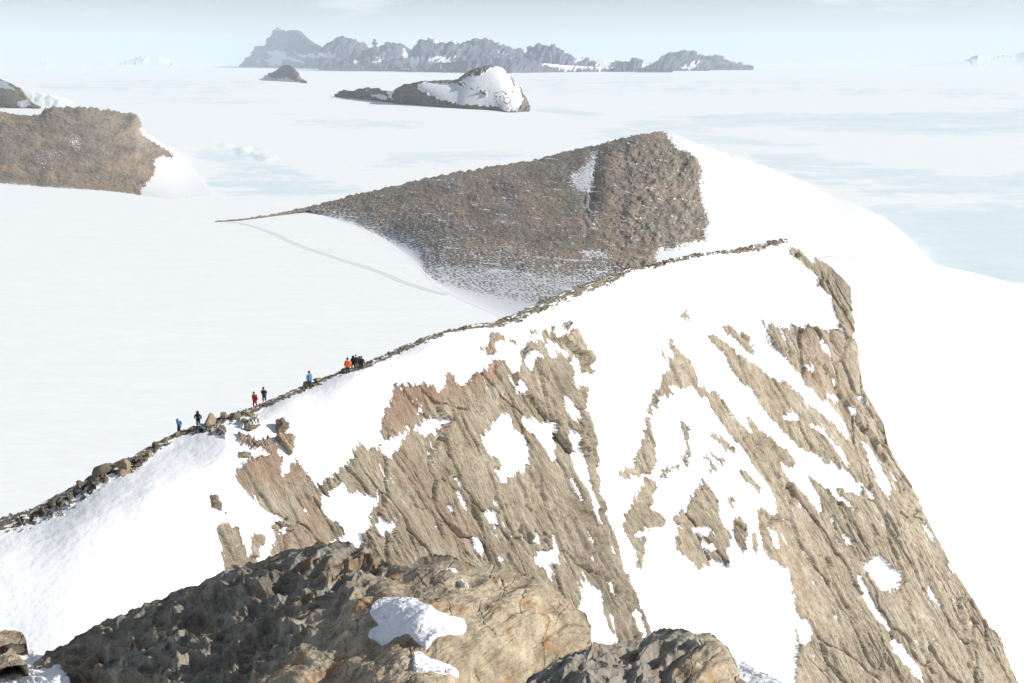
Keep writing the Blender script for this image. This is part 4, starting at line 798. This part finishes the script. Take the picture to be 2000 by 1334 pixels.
# single boulders on the ridge: (centre x, y, width, height in pixels, tilt, material, label)
BL = [
 (199, 920, 56, 23, -.50, mat_mid, 'long flat-topped slab of rock, largest block on the left part of the crest', 3),
 (243, 912, 34, 42, .1, mat_boulder, 'upright tan block beside the long flat slab on the crest', 4),
 (243, 927, 27, 17, -.2, mat_boulder, 'rounded pale tan boulder below the upright tan block', 3),
 (268, 898, 26, 18, -.4, mat_dark, 'dark shaded boulder just right of the upright tan block', 3),
 (290, 890, 20, 22, .2, mat_boulder, 'tan boulder right of the dark shaded boulder on the crest', 3),
 (270, 911, 24, 13, -.3, mat_dark, 'dark boulder with a yellow patch under the shaded boulder', 3),
 (157, 948, 18, 24, .1, mat_dark, 'dark boulder left of the long flat slab', 3),
 (175, 947, 18, 13, -.2, mat_mid, 'small yellowish boulder between the dark boulder and the long flat slab', 2),
 (303, 869, 24, 13, -.5, mat_dark, 'dark boulder on the crest uphill of the slab group', 3),
 (322, 861, 18, 11, -.4, mat_mid, 'small tan boulder uphill of the slab group, near the blue-jacketed leader', 2),
 (343, 849, 22, 12, -.6, mat_mid, 'grey-brown boulder at the feet of the blue-jacketed leader', 3),
 (376, 838, 20, 14, 0, mat_boulder, 'ochre boulder at the feet of the black-clad hiker with spread arms', 3),
 (391, 840, 13, 12, 0, mat_boulder, 'small round ochre boulder below the crouching hiker', 2),
 (412, 824, 24, 38, .25, mat_boulder, 'tall reddish tan boulder right behind the crouching hiker', 4),
 (437, 812, 20, 24, .1, mat_mid, 'pointed grey-brown boulder right of the tall reddish one', 3),
 (461, 815, 28, 16, -.2, mat_mid, 'cracked flat boulder on the crest downhill of the red-suited hiker', 3),
 (491, 811, 24, 12, .35, mat_mid, 'flat tan rock half buried in snow below the red-suited hiker', 2),
 (416, 846, 36, 9, -.35, mat_mid, 'long thin ledge of rock below the tall reddish boulder', 2),
 (430, 850, 9, 15, 0, mat_mid, 'narrow upright rock at the end of the thin ledge', 2),
 (620, 742, 22, 12, -.3, mat_mid, 'tan boulder beside the lone hiker in a blue jacket', 3),
 (671, 724, 16, 13, -.5, mat_dark, 'dark boulder at the left of the orange-jacketed hiker', 3),
 (596, 752, 18, 12, -.5, mat_mid, 'brown boulder under the feet of the lone hiker in a blue jacket', 3),
 (425, 995, 36, 44, .2, mat_mid, 'large grey outcrop poking from the lower snow slope', 4),
 (441, 1008, 20, 14, -.4, mat_boulder, 'tan rock leaning on the right foot of the grey outcrop', 3),
 (384, 1016, 20, 12, -.1, mat_mid, 'small brown rock to the left of the grey outcrop', 3),
 (478, 894, 38, 20, -.05, mat_mid, 'rounded reddish-brown boulder above the left cliff block', 4),
 (556, 837, 24, 30, .3, mat_mid, 'upright rock standing above the left cliff block', 4),
 (573, 873, 46, 44, .5, mat_boulder, 'big split block perched above the left cliff block', 4),
 (500, 841, 42, 17, -.18, mat_mid, 'flat tan slab in the snow below the crest', 3),
 (665, 972, 28, 38, .2, mat_boulder, 'lone square block in the snow pocket of the cliff', 4),
 (1561, 497, 20, 15, 0, mat_boulder, 'round tan knob at the upper end of the far pillar', 3),
 (1298, 514, 12, 10, 0, mat_dark, 'dark boulder on the skyline where the crest meets the scree hill', 3),
]
for k, (px, py, wd, ht, tilt, m_, lab, sub) in enumerate(BL):
    wall = 'cliff' in lab or 'outcrop' in lab or 'snow' in lab
    if wall: wd, ht, sub = wd * 1.12, ht * 1.12, 4
    Yb = float(SURV(px, min(py + ht * .3, 1480))); mpp = Yb / F * 1.03
    me = rock_mesh('boulder', 100 + k, (wd * mpp * .60, max(wd, ht) * mpp * .5, ht * mpp * .60), sub + 1, 15, .05 + .17 * wall, m_)
    o = bpy.data.objects.new('boulder', me); C.objects.link(o); o.location = at(px, py, Yb) + np.array([0, 0, float(lipz(px, py)) * .5 if px < 340 else 0.]) + (np.array([-.35, .22, 0]) * wd * mpp if wall else 0)
    o.rotation_euler = (0, tilt, 0)
    tag(o, lab, 'boulder', 'boulders on the ridge and cliff')

# ------------------------------------------------------------------ near rocks at the photographer's feet
def near_rock(name, label, keys, sv_, nu, nv, mat, pits, seed, cat='boulder', back=(.05, .15, .4, 1.2), extra=None, amp=1.):
    S_ = TPS(sv_); PX, PY, T, _ = ruled([(*k, 0) for k in keys], nu, nv)
    PY = PY + (fbm(PX[0] / 22., PX[0] * 0, 5, seed) * 5)[None] * (1 - T) ** 6
    Y = S_(PX, PY); P = at(PX, PY, Y); n = gnormals(P)
    up = np.array([0, 0, 1.]); n = n * .6 + up * .6; n /= np.linalg.norm(n, axis=2)[..., None]
    a = math.radians(-24); qx = PX * math.cos(a) + PY * math.sin(a); qy = -PX * math.sin(a) + PY * math.cos(a)
    # scale: cells keep their size on the rock itself
    sc_ = 1.0
    wx = fbm(qx / 60., qy / 40., 4, seed + 1) * 26; wy = fbm(qx / 60., qy / 40., 4, seed + 2) * 14
    f1, f2, c1 = worley((qx + wx) / 84., (qy + wy) / 26., seed); g1, g2, c2 = worley((qx + wx * .6) / 36., (qy + wy * .6) / 13., seed + 3); h1, h2, c3 = worley((qx + wx) / 16., (qy + wy) / 9., seed + 5)
    pit = pits(PX, PY)
    bowls = np.minimum(f1, .8) ** 1.5 * 1.5; b2 = np.minimum(g1, .8) ** 1.6 * 1.4; b3 = np.minimum(h1, .8) ** 1.4
    disp = pit * ((bowls - .75) * .085 * (.4 + c1) + (b2 - .6) * .075 * (.4 + c2) + (b3 - .4) * .016)
    disp = disp + fbm(qx / 190., qy / 110., 3, seed + 7) * .10 + ridged(qx / 70., qy / 18., 4, seed + 8) * .010 + fbm(qx / 11., qy / 6., 4, seed + 9) * .005
    cr1, cr2, _c = worley(qx / 120. + .3 * fbm(qx / 50., qy / 50., 3, 1), qy / 70., seed + 11)
    disp = (disp + .10) * amp
    disp = disp - .014 * sstep(.03, 0, cr2 - cr1) * (1 - pit * .7)
    if extra is not None: disp = disp + extra(PX, PY)
    P = P + n * (disp * sstep(0, .13, T) + np.where(disp > 0, disp, 0) * .5 * (1 - sstep(0, .13, T)))[..., None]
    P[0, :, 2] += fbm(PX[0] / 30., PX[0] * 0, 4, seed + 3) * .02
    B = backside(P[0], list(back), 1.3)
    P2 = np.concatenate([B, P]); nr, nc = P2.shape[:2]
    # close the body underneath so that it is a solid thing
    o = mesh_np(name, P2.reshape(-1, 3), gridfaces(nr, nc), mat, {'shade_tint': np.concatenate([np.repeat(pit[:1], len(B), 0), pit + 0 * PX]).ravel()}, smooth=True)  # pit mask doubles as the amount of painted shade
    tag(o, label, cat); return o, (PX, PY, P)

def near_mat(name, red=True):
    m, nt, b = newmat(name); t = N(nt, 'ShaderNodeTexCoord').outputs['Object']; L = nt.links.new
    n1 = noise(nt, t, 1.6, 6, .6, (1, 1, 1.4), .8); n2 = noise(nt, t, 9, 8, .7, (1, 1, 1.6), .4); n3 = noise(nt, t, 70, 4, .75); n4 = noise(nt, t, 3.2, 5, .6, (1, 1, 1), 1.2)
    base = ramp(nt, math_(nt, 'ADD', math_(nt, 'MULTIPLY', n1, .55), math_(nt, 'MULTIPLY', n2, .45)), [(.3, (.19, .15, .105)), (.43, (.34, .275, .19)), (.54, (.45, .375, .27)), (.7, (.56, .49, .38))])
    base = mixc(nt, ramp(nt, n4, [(.54, 0.), (.66, .8)]), base, (.34, .19, .075))
    base = mixc(nt, ramp(nt, noise(nt, t, 2.1, 4, .6, (1, 1, 1), 2), [(.62, 0.), (.70, .65)]), base, (.30, .16, .11))
    base = mixc(nt, .6, base, ramp(nt, n2, [(.3, .55), (.65, 1.25)]), 'MULTIPLY')
    base = mixc(nt, .6, base, ramp(nt, n3, [(.3, .5), (.7, 1.4)]), 'MULTIPLY')
    base = mixc(nt, math_(nt, 'MULTIPLY', attr(nt, 'shade_tint'), .72, clamp=True), base, (.42, .50, .64), 'MULTIPLY')  # blue shade of the left side painted into the rock colour
    L(base, b.inputs['Base Color']); b.inputs['Roughness'].default_value = .8; b.inputs['Specular IOR Level'].default_value = .3
    bp = N(nt, 'ShaderNodeBump'); bp.inputs['Strength'].default_value = .9; bp.inputs['Distance'].default_value = .014
    L(math_(nt, 'ADD', n2, math_(nt, 'MULTIPLY', n3, .22)), bp.inputs['Height']); L(bp.outputs[0], b.inputs['Normal'])
    return m
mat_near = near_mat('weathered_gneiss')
FG = [(-40, 1330, 6.9), (95, 1290, 7.1), (330, 1170, 7.5), (450, 1110, 7.35), (690, 1066, 6.6), (745, 1118, 6.1), (850, 1096, 6.0), (1000, 1112, 5.8), (1100, 1180, 5.5), (1150, 1235, 5.3), (1130, 1280, 5.05), (1060, 1325, 4.75), (600, 1200, 5.5), (800, 1200, 4.95), (1000, 1220, 4.95), (300, 1300, 5.65), (600, 1334, 4.4), (900, 1334, 4.1), (1020, 1420, 4.3), (100, 1420, 5.9), (500, 1480, 3.75), (900, 1480, 3.6)]
keysF = [(60, 1318, 20, 1480), (95, 1290, 60, 1480), (130, 1265, 100, 1480), (200, 1225, 180, 1480), (260, 1196, 240, 1480), (330, 1170, 320, 1480), (400, 1138, 390, 1480), (450, 1110, 440, 1480), (520, 1095, 510, 1480), (560, 1082, 550, 1480), (620, 1075, 610, 1480), (655, 1067, 650, 1480), (690, 1065, 685, 1480), (725, 1076, 715, 1480),
         (742, 1098, 735, 1480), (760, 1112, 755, 1480), (790, 1118, 785, 1480), (815, 1108, 805, 1480), (838, 1095, 825, 1480), (865, 1095, 850, 1480), (890, 1104, 870, 1480), (930, 1116, 905, 1480), (962, 1110, 935, 1480), (990, 1122, 960, 1480), (1020, 1132, 985, 1480), (1060, 1148, 1015, 1480), (1090, 1170, 1035, 1480), (1120, 1198, 1055, 1480), (1140, 1208, 1070, 1480),
         (1152, 1232, 1080, 1480), (1150, 1258, 1090, 1480), (1140, 1280, 1095, 1480), (1110, 1300, 1095, 1480), (1075, 1330, 1090, 1480), (1050, 1370, 1080, 1480)]
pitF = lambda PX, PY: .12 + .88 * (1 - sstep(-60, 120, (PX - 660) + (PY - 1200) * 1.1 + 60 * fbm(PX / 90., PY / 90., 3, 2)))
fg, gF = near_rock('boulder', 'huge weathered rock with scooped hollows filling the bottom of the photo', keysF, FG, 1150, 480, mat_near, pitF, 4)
FG2 = [(1040, 1340, 3.3), (1150, 1275, 3.9), (1265, 1248, 4.2), (1310, 1235, 4.15), (1385, 1247, 3.9), (1430, 1295, 3.6), (1450, 1345, 3.35), (1300, 1300, 3.55), (1200, 1334, 3.2), (1380, 1334, 3.3), (1100, 1480, 2.7), (1300, 1480, 2.7), (1470, 1480, 2.8)]
keysG = [(1010, 1360, 1000, 1500), (1040, 1336, 1040, 1500), (1080, 1305, 1090, 1500), (1130, 1283, 1140, 1500), (1160, 1272, 1170, 1500), (1215, 1265, 1215, 1500), (1250, 1262, 1250, 1500), (1272, 1248, 1270, 1500), (1300, 1236, 1300, 1500), (1330, 1234, 1330, 1500), (1360, 1245, 1355, 1500), (1386, 1245, 1380, 1500), (1402, 1262, 1400, 1500), (1420, 1282, 1425, 1500), (1432, 1308, 1450, 1500), (1448, 1334, 1470, 1500), (1460, 1370, 1490, 1500)]
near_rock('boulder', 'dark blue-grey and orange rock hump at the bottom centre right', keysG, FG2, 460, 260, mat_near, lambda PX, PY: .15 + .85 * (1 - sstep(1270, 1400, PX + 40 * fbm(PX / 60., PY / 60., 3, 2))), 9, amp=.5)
# bottom left corner
FG3 = [(-60, 1245, 8.0), (0, 1250, 7.9), (50, 1262, 7.7), (-60, 1340, 6.6), (60, 1300, 6.9), (0, 1460, 5)]
near_rock('boulder', 'brown rounded boulder at the bottom left corner edge', [(-70, 1262, -70, 1310), (-30, 1252, -40, 1320), (0, 1252, -25, 1312), (15, 1249, -5, 1300), (30, 1251, 12, 1286), (44, 1253, 25, 1281), (50, 1260, 38, 1280), (54, 1273, 52, 1279)],
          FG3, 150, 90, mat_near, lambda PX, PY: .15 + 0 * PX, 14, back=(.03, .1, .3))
near_rock('boulder', 'small tan pointed rock in the snow at the bottom left corner', [(-10, 1310, -10, 1324), (3, 1302, -6, 1330), (14, 1294, 5, 1330), (25, 1287, 20, 1322), (35, 1292, 35, 1320), (45, 1301, 48, 1318), (55, 1311, 56, 1314)],
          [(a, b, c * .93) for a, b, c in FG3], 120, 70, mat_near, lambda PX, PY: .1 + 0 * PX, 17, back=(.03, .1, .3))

def patch(name, label, poly, Sv, thick, step=1.0, lift=0., mat=mat_snowpatch, seed=1, kind=None, cat='snow patch', sink=.05, dome=10., ripple=.012, push=0.):
    p = np.array(poly, float); x0, y0 = p.min(0) - 8; x1, y1 = p.max(0) + 8
    c_ = Chart(int(x0) - 4, int(y0) - 4, int(x1) + 4, int(y1) + 4, 0.); c_.poly(poly, 1.); b = c_.blur(max(1, int(dome / 2)))
    PX, PY = np.meshgrid(np.arange(x0, x1, step), np.arange(y0, y1, step))
    v = b.read(PX, PY) + fbm(PX / 14., PY / 10., 3, seed) * .06; k = sstep(.25, .95, v)
    Y = Sv(PX, PY); P = at(PX, PY, Y); n = gnormals(P) * .5 + np.array([0, 0, .7]); n /= np.linalg.norm(n, axis=2)[..., None]
    h = k * thick - (1 - k) * sink + fbm(PX / 26., PY / 9., 4, seed + 2) * ripple * k + lift
    P = P + n * h[..., None]
    f = gridfaces(*PX.shape, keep=v > .30)
    vv, ff, _ = compact(P.reshape(-1, 3), f, {})
    o = mesh_np(name, vv, ff, mat); tag(o, label, cat, kind=kind); return o
S1 = TPS(FG)
ZB = lambda p: zone(700, 1000, 2.5, p)
def patch_on(g, label, poly, thick, dome=6, seed=1, smooth=20, ripple=.003):
    """snow settled on a near rock: follows its smoothed surface and rounds off at the rim"""
    PX, PY, P = g; p = np.array(poly, float); c_ = Chart(int(p[:, 0].min()) - 25, int(p[:, 1].min()) - 25, int(p[:, 0].max()) + 25, int(p[:, 1].max()) + 25, 0.)
    c_.poly(poly, 1.); b = c_.blur(max(1, dome // 2)); m = (PX > p[:, 0].min() - 12) & (PX < p[:, 0].max() + 12) & (PY > p[:, 1].min() - 12) & (PY < p[:, 1].max() + 12)
    i0, i1 = np.where(m.any(1))[0][[0, -1]]; j0, j1 = np.where(m.any(0))[0][[0, -1]]; sl = (slice(i0, i1 + 1), slice(j0, j1 + 1))
    X, Yp, Q = PX[sl], PY[sl], P[sl].copy(); S_ = Q.copy()
    for ax in (0, 1):
        for _ in range(2):
            k = 2 * smooth + 1; pad = [(0, 0)] * 3; pad[ax] = (smooth + 1, smooth); c = np.cumsum(np.pad(S_, pad, 'edge'), axis=ax)
            S_ = (c[k:] - c[:-k] if ax == 0 else c[:, k:] - c[:, :-k]) / k
    v = b.read(X, Yp) + fbm(X / 14., Yp / 10., 4, seed) * .12; v = np.where(m[sl], v, 0); k = sstep(.32, 1., v)
    n = gnormals(Q) * .4 + np.array([0, 0, .8]); n /= np.linalg.norm(n, axis=2)[..., None]
    W = S_ * k[..., None] + Q * (1 - k[..., None])
    low = np.maximum(((Q - W) * n).sum(2), 0) * .8
    W = W + n * (k * thick + low * k - (1 - k) * .02 + ripple * k * fbm(X / 22., Yp / 7., 4, seed + 2))[..., None]
    vv, ff, _ = compact(W.reshape(-1, 3), gridfaces(*X.shape, keep=v > .34), {})
    o = mesh_np('snow_patch', vv, ff, mat_snowpatch); tag(o, label, 'snow patch')
patch_on(gF, 'white snow patch lying in the hollow of the huge near rock', ZB([(65, 610), (95, 560), (150, 530), (215, 522), (270, 530), (310, 555), (340, 590), (370, 612), (440, 630), (500, 628), (520, 660), (510, 695), (430, 725), (370, 740), (340, 775), (310, 770), (290, 730), (240, 700), (170, 705), (100, 700), (50, 700), (75, 660), (120, 640)]), .014)
patch_on(gF, 'thin sliver of snow on the upper middle of the huge near rock', ZB([(-40, 365), (0, 342), (60, 332), (78, 345), (20, 366)]), .015, 3, 4)
patch_on(gF, 'small sliver of snow near the crest of the huge rock', ZB([(412, 332), (450, 320), (498, 335), (470, 345), (420, 342)]), .015, 3, 5)
patch_on(gF, 'small oval snow patch in a hollow of the huge rock near its skyline', ZB([(482, 382), (505, 374), (548, 413), (515, 416)]), .015, 3, 6)
patch_on(gF, 'snow patch at the bottom edge under the hollow of the huge rock', ZB([(265, 800), (300, 785), (345, 808), (420, 825), (470, 850), (470, 900), (270, 900)]), .02, 5, 7)
SL = lambda x, y: S3(x, y)
S3 = TPS([(-80, 1240, 8.6), (60, 1268, 8.0), (120, 1285, 7.4), (0, 1334, 6.4), (110, 1334, 6.0), (-80, 1400, 5.6), (110, 1400, 5.4)])
patch('snow_patch', 'bank of white snow around the two boulders at the bottom left', [(-80, 1262), (0, 1262), (40, 1275), (60, 1271), (75, 1277), (104, 1283), (125, 1300), (140, 1334), (140, 1400), (-80, 1400)], S3, .04, sink=.05, lift=-.02, dome=6, seed=8, ripple=.03)
S4 = TPS([(1400, 1270, 4.6), (1440, 1292, 4.5), (1500, 1325, 4.2), (1560, 1350, 4.0), (1400, 1420, 3.6), (1560, 1480, 3.4)])
patch('snow_patch', 'wedge of snow on the far side of the dark rock hump', [(1400, 1285), (1433, 1289), (1470, 1310), (1520, 1334), (1560, 1356), (1560, 1420), (1400, 1420)], S4, .03, sink=.03, dome=5, seed=9)

# track across the snow plain
def track():
    pts = [(428, 433.5), (455, 435.5), (480, 439), (510, 448), (540, 459), (565, 471), (600, 486), (640, 499), (680, 512), (720, 523), (760, 540), (800, 556), (840, 568), (875, 576)]
    xs = np.interp(np.linspace(0, 13, 160), range(14), [p[0] for p in pts]); ys = np.interp(np.linspace(0, 13, 160), range(14), [p[1] for p in pts])
    ys = np.convolve(np.pad(ys, 6, 'edge'), np.ones(13) / 13, 'valid') + perlin(xs / 40., xs * 0, 3) * 1.2
    P0 = at(xs, ys, plainY(ys)); t = np.gradient(P0[:, :2], axis=0); t /= np.linalg.norm(t, axis=1)[:, None]; nn = np.stack([-t[:, 1], t[:, 0]], -1)
    V = []; Fq = []
    for off in (-2.6, 2.6):
        b = len(V)
        for i in range(160):
            for j, (e, z) in enumerate(((-1.5, .02), (-.8, .28), (0, .10), (.8, .28), (1.5, .02))):
                V.append((P0[i, 0] + nn[i, 0] * (off + e), P0[i, 1] + nn[i, 1] * (off + e), -H + z))
        for i in range(159):
            for j in range(4): Fq.append((b + i * 5 + j, b + i * 5 + j + 1, b + i * 5 + 6 + j, b + i * 5 + 5 + j))
    m, nt, b = newmat('packed_track_snow'); b.inputs['Base Color'].default_value = (.66, .71, .75, 1); b.inputs['Roughness'].default_value = .7
    o = mesh_np('path', np.array(V), np.array(Fq), m); tag(o, 'faint double track curving across the snow plain', kind='structure')
track()

# ------------------------------------------------------------------ people
def flat(name, col, rough=.8):
    m, nt, b = newmat(name); t = N(nt, 'ShaderNodeTexCoord').outputs['Object']; n = noise(nt, t, 9, 4, .6)
    nt.links.new(mixc(nt, .5, col, ramp(nt, n, [(.3, .7), (.7, 1.25)]), 'MULTIPLY'), b.inputs['Base Color']); b.inputs['Roughness'].default_value = rough
    return m
PM = {k: flat(k + '_cloth', c) for k, c in dict(blue=(.035, .17, .33), teal=(.04, .17, .26), black=(.012, .013, .017), grey=(.035, .042, .05), red=(.48, .02, .02), orange=(.85, .13, .02), darkred=(.16, .015, .03), olive=(.10, .10, .08), salmon=(.62, .15, .09), light=(.25, .3, .33), tealhat=(.03, .16, .17)).items()}
PM['skin'] = flat('skin', (.42, .24, .17), .6)
def skin_mesh(name, J, Ed, mat, parent, root=0, lv=2, fat=1.):
    me = bpy.data.meshes.new(name); me.from_pydata([j[0] for j in J], Ed, []); o = bpy.data.objects.new(name, me); C.objects.link(o)
    md = o.modifiers.new('s', 'SKIN'); sv = me.skin_vertices[0].data
    for i, j in enumerate(J):
        r_ = j[1] if isinstance(j[1], tuple) else (j[1], j[1]); r_ = (r_[0] * fat, r_[1] * fat); sv[i].radius = r_; sv[i].use_root = (i == root)
    ss = o.modifiers.new('u', 'SUBSURF'); ss.levels = lv; ss.render_levels = lv
    bpy.context.view_layer.update(); dg = bpy.context.evaluated_depsgraph_get()
    nm = bpy.data.meshes.new_from_object(o.evaluated_get(dg)); o.modifiers.clear(); o.data = nm; bpy.data.meshes.remove(me)
    nm.materials.clear(); nm.materials.append(mat); nm.polygons.foreach_set('use_smooth', np.ones(len(nm.polygons), bool)); o.parent = parent
    return o
def blob(name, loc, dims, mat, parent, seed=0, sub=3):
    bm = bmesh.new(); bmesh.ops.create_icosphere(bm, subdivisions=sub, radius=1)
    for v in bm.verts: v.co = Vector((v.co.x * dims[0], v.co.y * dims[1], v.co.z * dims[2])) + Vector(loc)
    me = bpy.data.meshes.new(name); bm.to_mesh(me); bm.free(); me.materials.append(mat); me.polygons.foreach_set('use_smooth', np.ones(len(me.polygons), bool))
    o = bpy.data.objects.new(name, me); C.objects.link(o); o.parent = parent; return o
def person(px, py, label, jacket, trousers, hat, face=0., hpx=31, lean=.0, stride=.12, arms=.22, hood=False, pack=None, cuffs=None, crouch=0., hands_front=False, beak=False):
    """stands with the feet at pixel (px,py); face: yaw, 0 looks towards the camera"""
    Y = float(SURV(px, py)); g = at(px, py, Y)
    root = bpy.data.objects.new('person', None); C.objects.link(root); root.location = g; root.rotation_euler = (0, 0, face)
    k = hpx * Y / F / 1.78 * 1.04; root.scale = (k, k, k); tag(root, label, 'person', 'hikers in single file on the ridge crest')
    hz = .92 - crouch * .38; kn = .48 - crouch * .06; kf = .06 + crouch * .22          # hips, knees
    bend = lean + crouch * .75
    def up(z, x=0, y=0):                                   # a point on the leaning torso, z above the hips
        return (x, -math.sin(bend) * z + y * math.cos(bend) + crouch * .12, hz + math.cos(bend) * z + y * math.sin(bend))
    fl, fr = (-.11, -stride - .02, 0.09), (.11, stride, .09)
    kl, kr = (-.11, -stride * .6 - kf, kn), (.12, stride * .3 - kf, kn)
    sh = .46
    hl, hr = up(-.02, -.26 - arms * .35, -.03), up(-.02, .26 + arms * .35, -.03)
    el, er = up(.22, -.25 - arms * .35, .05), up(.22, .25 + arms * .35, .05)
    if hands_front: hl, hr = up(.10, -.05, -.26), up(.10, .06, -.26)
    neck, head, crown = up(.56), up(.67, 0, -.02), up(.80, 0, -.03)
    # one continuous body
    J = [(up(0), (.13, .10)), (up(.25), (.13, .095)), (up(sh), (.15, .095)), (neck, .058), (head, (.078, .09)), (crown, (.062, .075)),
         (up(sh - .02, -.17), .065), (el, .042), (hl, .03), (up(sh - .02, .17), .065), (er, .042), (hr, .03),
         ((-.09, crouch * .12, hz - .04), .088), (kl, .058), (fl, .042), ((fl[0], fl[1] - .15, .04), .035),
         ((.09, crouch * .12, hz - .04), .088), (kr, .058), (fr, .042), ((fr[0], fr[1] - .15, .04), .035), (up(.655, 0, -.105), .016)]
    Ed = [(0, 1), (1, 2), (2, 3), (3, 4), (4, 5), (2, 6), (6, 7), (7, 8), (2, 9), (9, 10), (10, 11), (0, 12), (12, 13), (13, 14), (14, 15), (0, 16), (16, 17), (17, 18), (18, 19), (4, 20)]
    skin_mesh('body', J, Ed, PM['skin'], root)
    mitL = lambda a, b_: tuple(b_[i] + (b_[i] - a[i]) * .22 for i in range(3))
    JJ = [(up(-.10), (.20, .15)), (up(.10), (.18, .14)), (up(.30), (.185, .145)), (up(sh - .01), (.18, .135)), (up(.545), .09), (up(sh - .03, -.20), .095), (el, .075), (hl, .06), (up(sh - .03, .20), .095), (er, .075), (hr, .06)]
    skin_mesh('jacket', JJ, [(0, 1), (1, 2), (2, 3), (3, 4), (3, 5), (5, 6), (6, 7), (3, 8), (8, 9), (9, 10)], PM[jacket], root, 1, 2, 1.28)
    TJ = [((0, crouch * .12, hz), (.16, .13)), ((-.10, crouch * .12, hz - .10), .115), (kl, .085), ((fl[0], fl[1], .14), .075), ((.10, crouch * .12, hz - .10), .115), (kr, .085), ((fr[0], fr[1], .14), .075)]
    skin_mesh('trousers', TJ, [(0, 1), (1, 2), (2, 3), (0, 4), (4, 5), (5, 6)], PM[trousers], root, 0, 2, 1.25)
    for f_ in (fl, fr):
        skin_mesh('boot', [((f_[0], f_[1] + .05, .07), .06), ((f_[0], f_[1] - .06, .055), .055), ((f_[0], f_[1] - .19, .045), .045)], [(0, 1), (1, 2)], PM['black'], root, 1, 1)
    for e_, h_ in ((el, hl), (er, hr)):
        t_ = mitL(e_, h_); skin_mesh('glove', [(h_, .05), (t_, .045), (mitL(h_, t_), .03), ((t_[0] * .8, t_[1] - .03, t_[2]), .02)], [(0, 1), (1, 2), (1, 3)], PM['black'], root, 1, 1)
    if cuffs:
        for a, b_ in ((kl, fl), (kr, fr)):
            q = tuple(a[i] * .55 + b_[i] * .45 for i in range(3)); q2 = (b_[0], b_[1], .17)
            skin_mesh('gaiter', [(q, .096), (q2, .088)], [(0, 1)], PM[cuffs], root, 0, 1)
    if hood: skin_mesh('hood', [(up(.55, 0, .03), .10), (up(.66, 0, .02), (.115, .125)), (up(.77, 0, .0), (.10, .12)), (up(.80, 0, -.08), (.07, .05))], [(0, 1), (1, 2), (2, 3)], PM[hat], root, 1, 2, 1.2)
    else: skin_mesh('hat', [(up(.72, 0, .0), (.098, .105)), (up(.79, 0, -.01), (.085, .095)), (up(.855 + (.05 if beak else 0), 0, .0), .035)], [(0, 1), (1, 2)], PM[hat], root, 1, 2, 1.2)
    if pack:
        skin_mesh('backpack', [(up(.02, 0, .24), (.12, .08)), (up(.22, 0, .27), (.15, .11)), (up(.46, 0, .25), (.13, .09))], [(0, 1), (1, 2)], PM[pack], root, 1, 2, 1.2)
    return root
q = math.radians
person(351, 846, 'leading hiker in a light blue hooded jacket with a dark backpack, head bowed', 'blue', 'black', 'blue', face=q(-48), hpx=31, lean=.20, hood=True, pack='black', arms=.0, stride=.10)
person(388, 832, 'hiker all in black with arms held out, second from the front', 'black', 'black', 'black', face=q(-8), hpx=31.5, arms=.35, stride=.08, hood=True)
person(397, 846, 'hiker in a dark blue jacket crouching between boulders behind the all-black hiker', 'teal', 'black', 'light', face=q(-60), hpx=30, crouch=.95, pack='grey', stride=.2)
person(499, 795, 'hiker in a bright red suit walking down the ridge', 'red', 'red', 'olive', face=q(-25), hpx=32, lean=.15, stride=.16, arms=.15, pack='darkred')
person(517, 785, 'hiker in dark grey with a dark red hat just behind the red-suited one', 'grey', 'grey', 'darkred', face=q(-10), hpx=31, lean=.15, hands_front=True, stride=.1)
person(605, 757, 'lone hiker in a blue jacket, dark hat and black trousers', 'blue', 'black', 'darkred', face=q(50), hpx=34, lean=.05, arms=.0, stride=.12)
person(680, 731, 'hiker in a bright orange jacket and dark trousers with salmon gaiters', 'orange', 'grey', 'black', face=q(-5), hpx=34, arms=.15, stride=.06, cuffs='salmon', beak=True)
person(690.5, 720.5, 'black-clad hiker with legs apart right behind the orange-jacketed one', 'black', 'black', 'black', face=q(-20), hpx=27, arms=.25, stride=.2, hood=True)
person(696.5, 722, 'taller hiker with a grey hat in the middle of the rear cluster', 'black', 'olive', 'light', face=q(20), hpx=31, arms=.25, stride=.08, beak=True)
person(707, 721, 'last hiker in black with a dark red hat', 'black', 'black', 'darkred', face=q(0), hpx=26.5, arms=.2, stride=.1)
person(703.2, 719.5, 'hiker with a teal hood mostly hidden beside the last hiker', 'grey', 'black', 'tealhat', face=q(10), hpx=25, arms=.0, stride=.06, hood=True)

# ------------------------------------------------------------------ cold clear air with a little haze
bm = bmesh.new(); bmesh.ops.create_cube(bm, size=1)
for v in bm.verts: v.co = Vector((v.co.x * 180000, v.co.y * 180000, (-H - 16) if v.co.z < 0 else 1900))
me = bpy.data.meshes.new('haze'); bm.to_mesh(me); bm.free()
hz_ = bpy.data.objects.new('haze', me); C.objects.link(hz_)
m = bpy.data.materials.new('haze'); m.use_nodes = True; nt = m.node_tree; nt.nodes.remove(nt.nodes['Principled BSDF'])
pv = N(nt, 'ShaderNodeVolumePrincipled'); pv.inputs['Color'].default_value = (.80, .905, 1.0, 1); pv.inputs['Density'].default_value = 1.9e-5; pv.inputs['Anisotropy'].default_value = .0
nt.links.new(pv.outputs[0], nt.nodes['Material Output'].inputs['Volume']); me.materials.append(m)
tag(hz_, 'thin pale blue haze over the ice', kind='stuff')
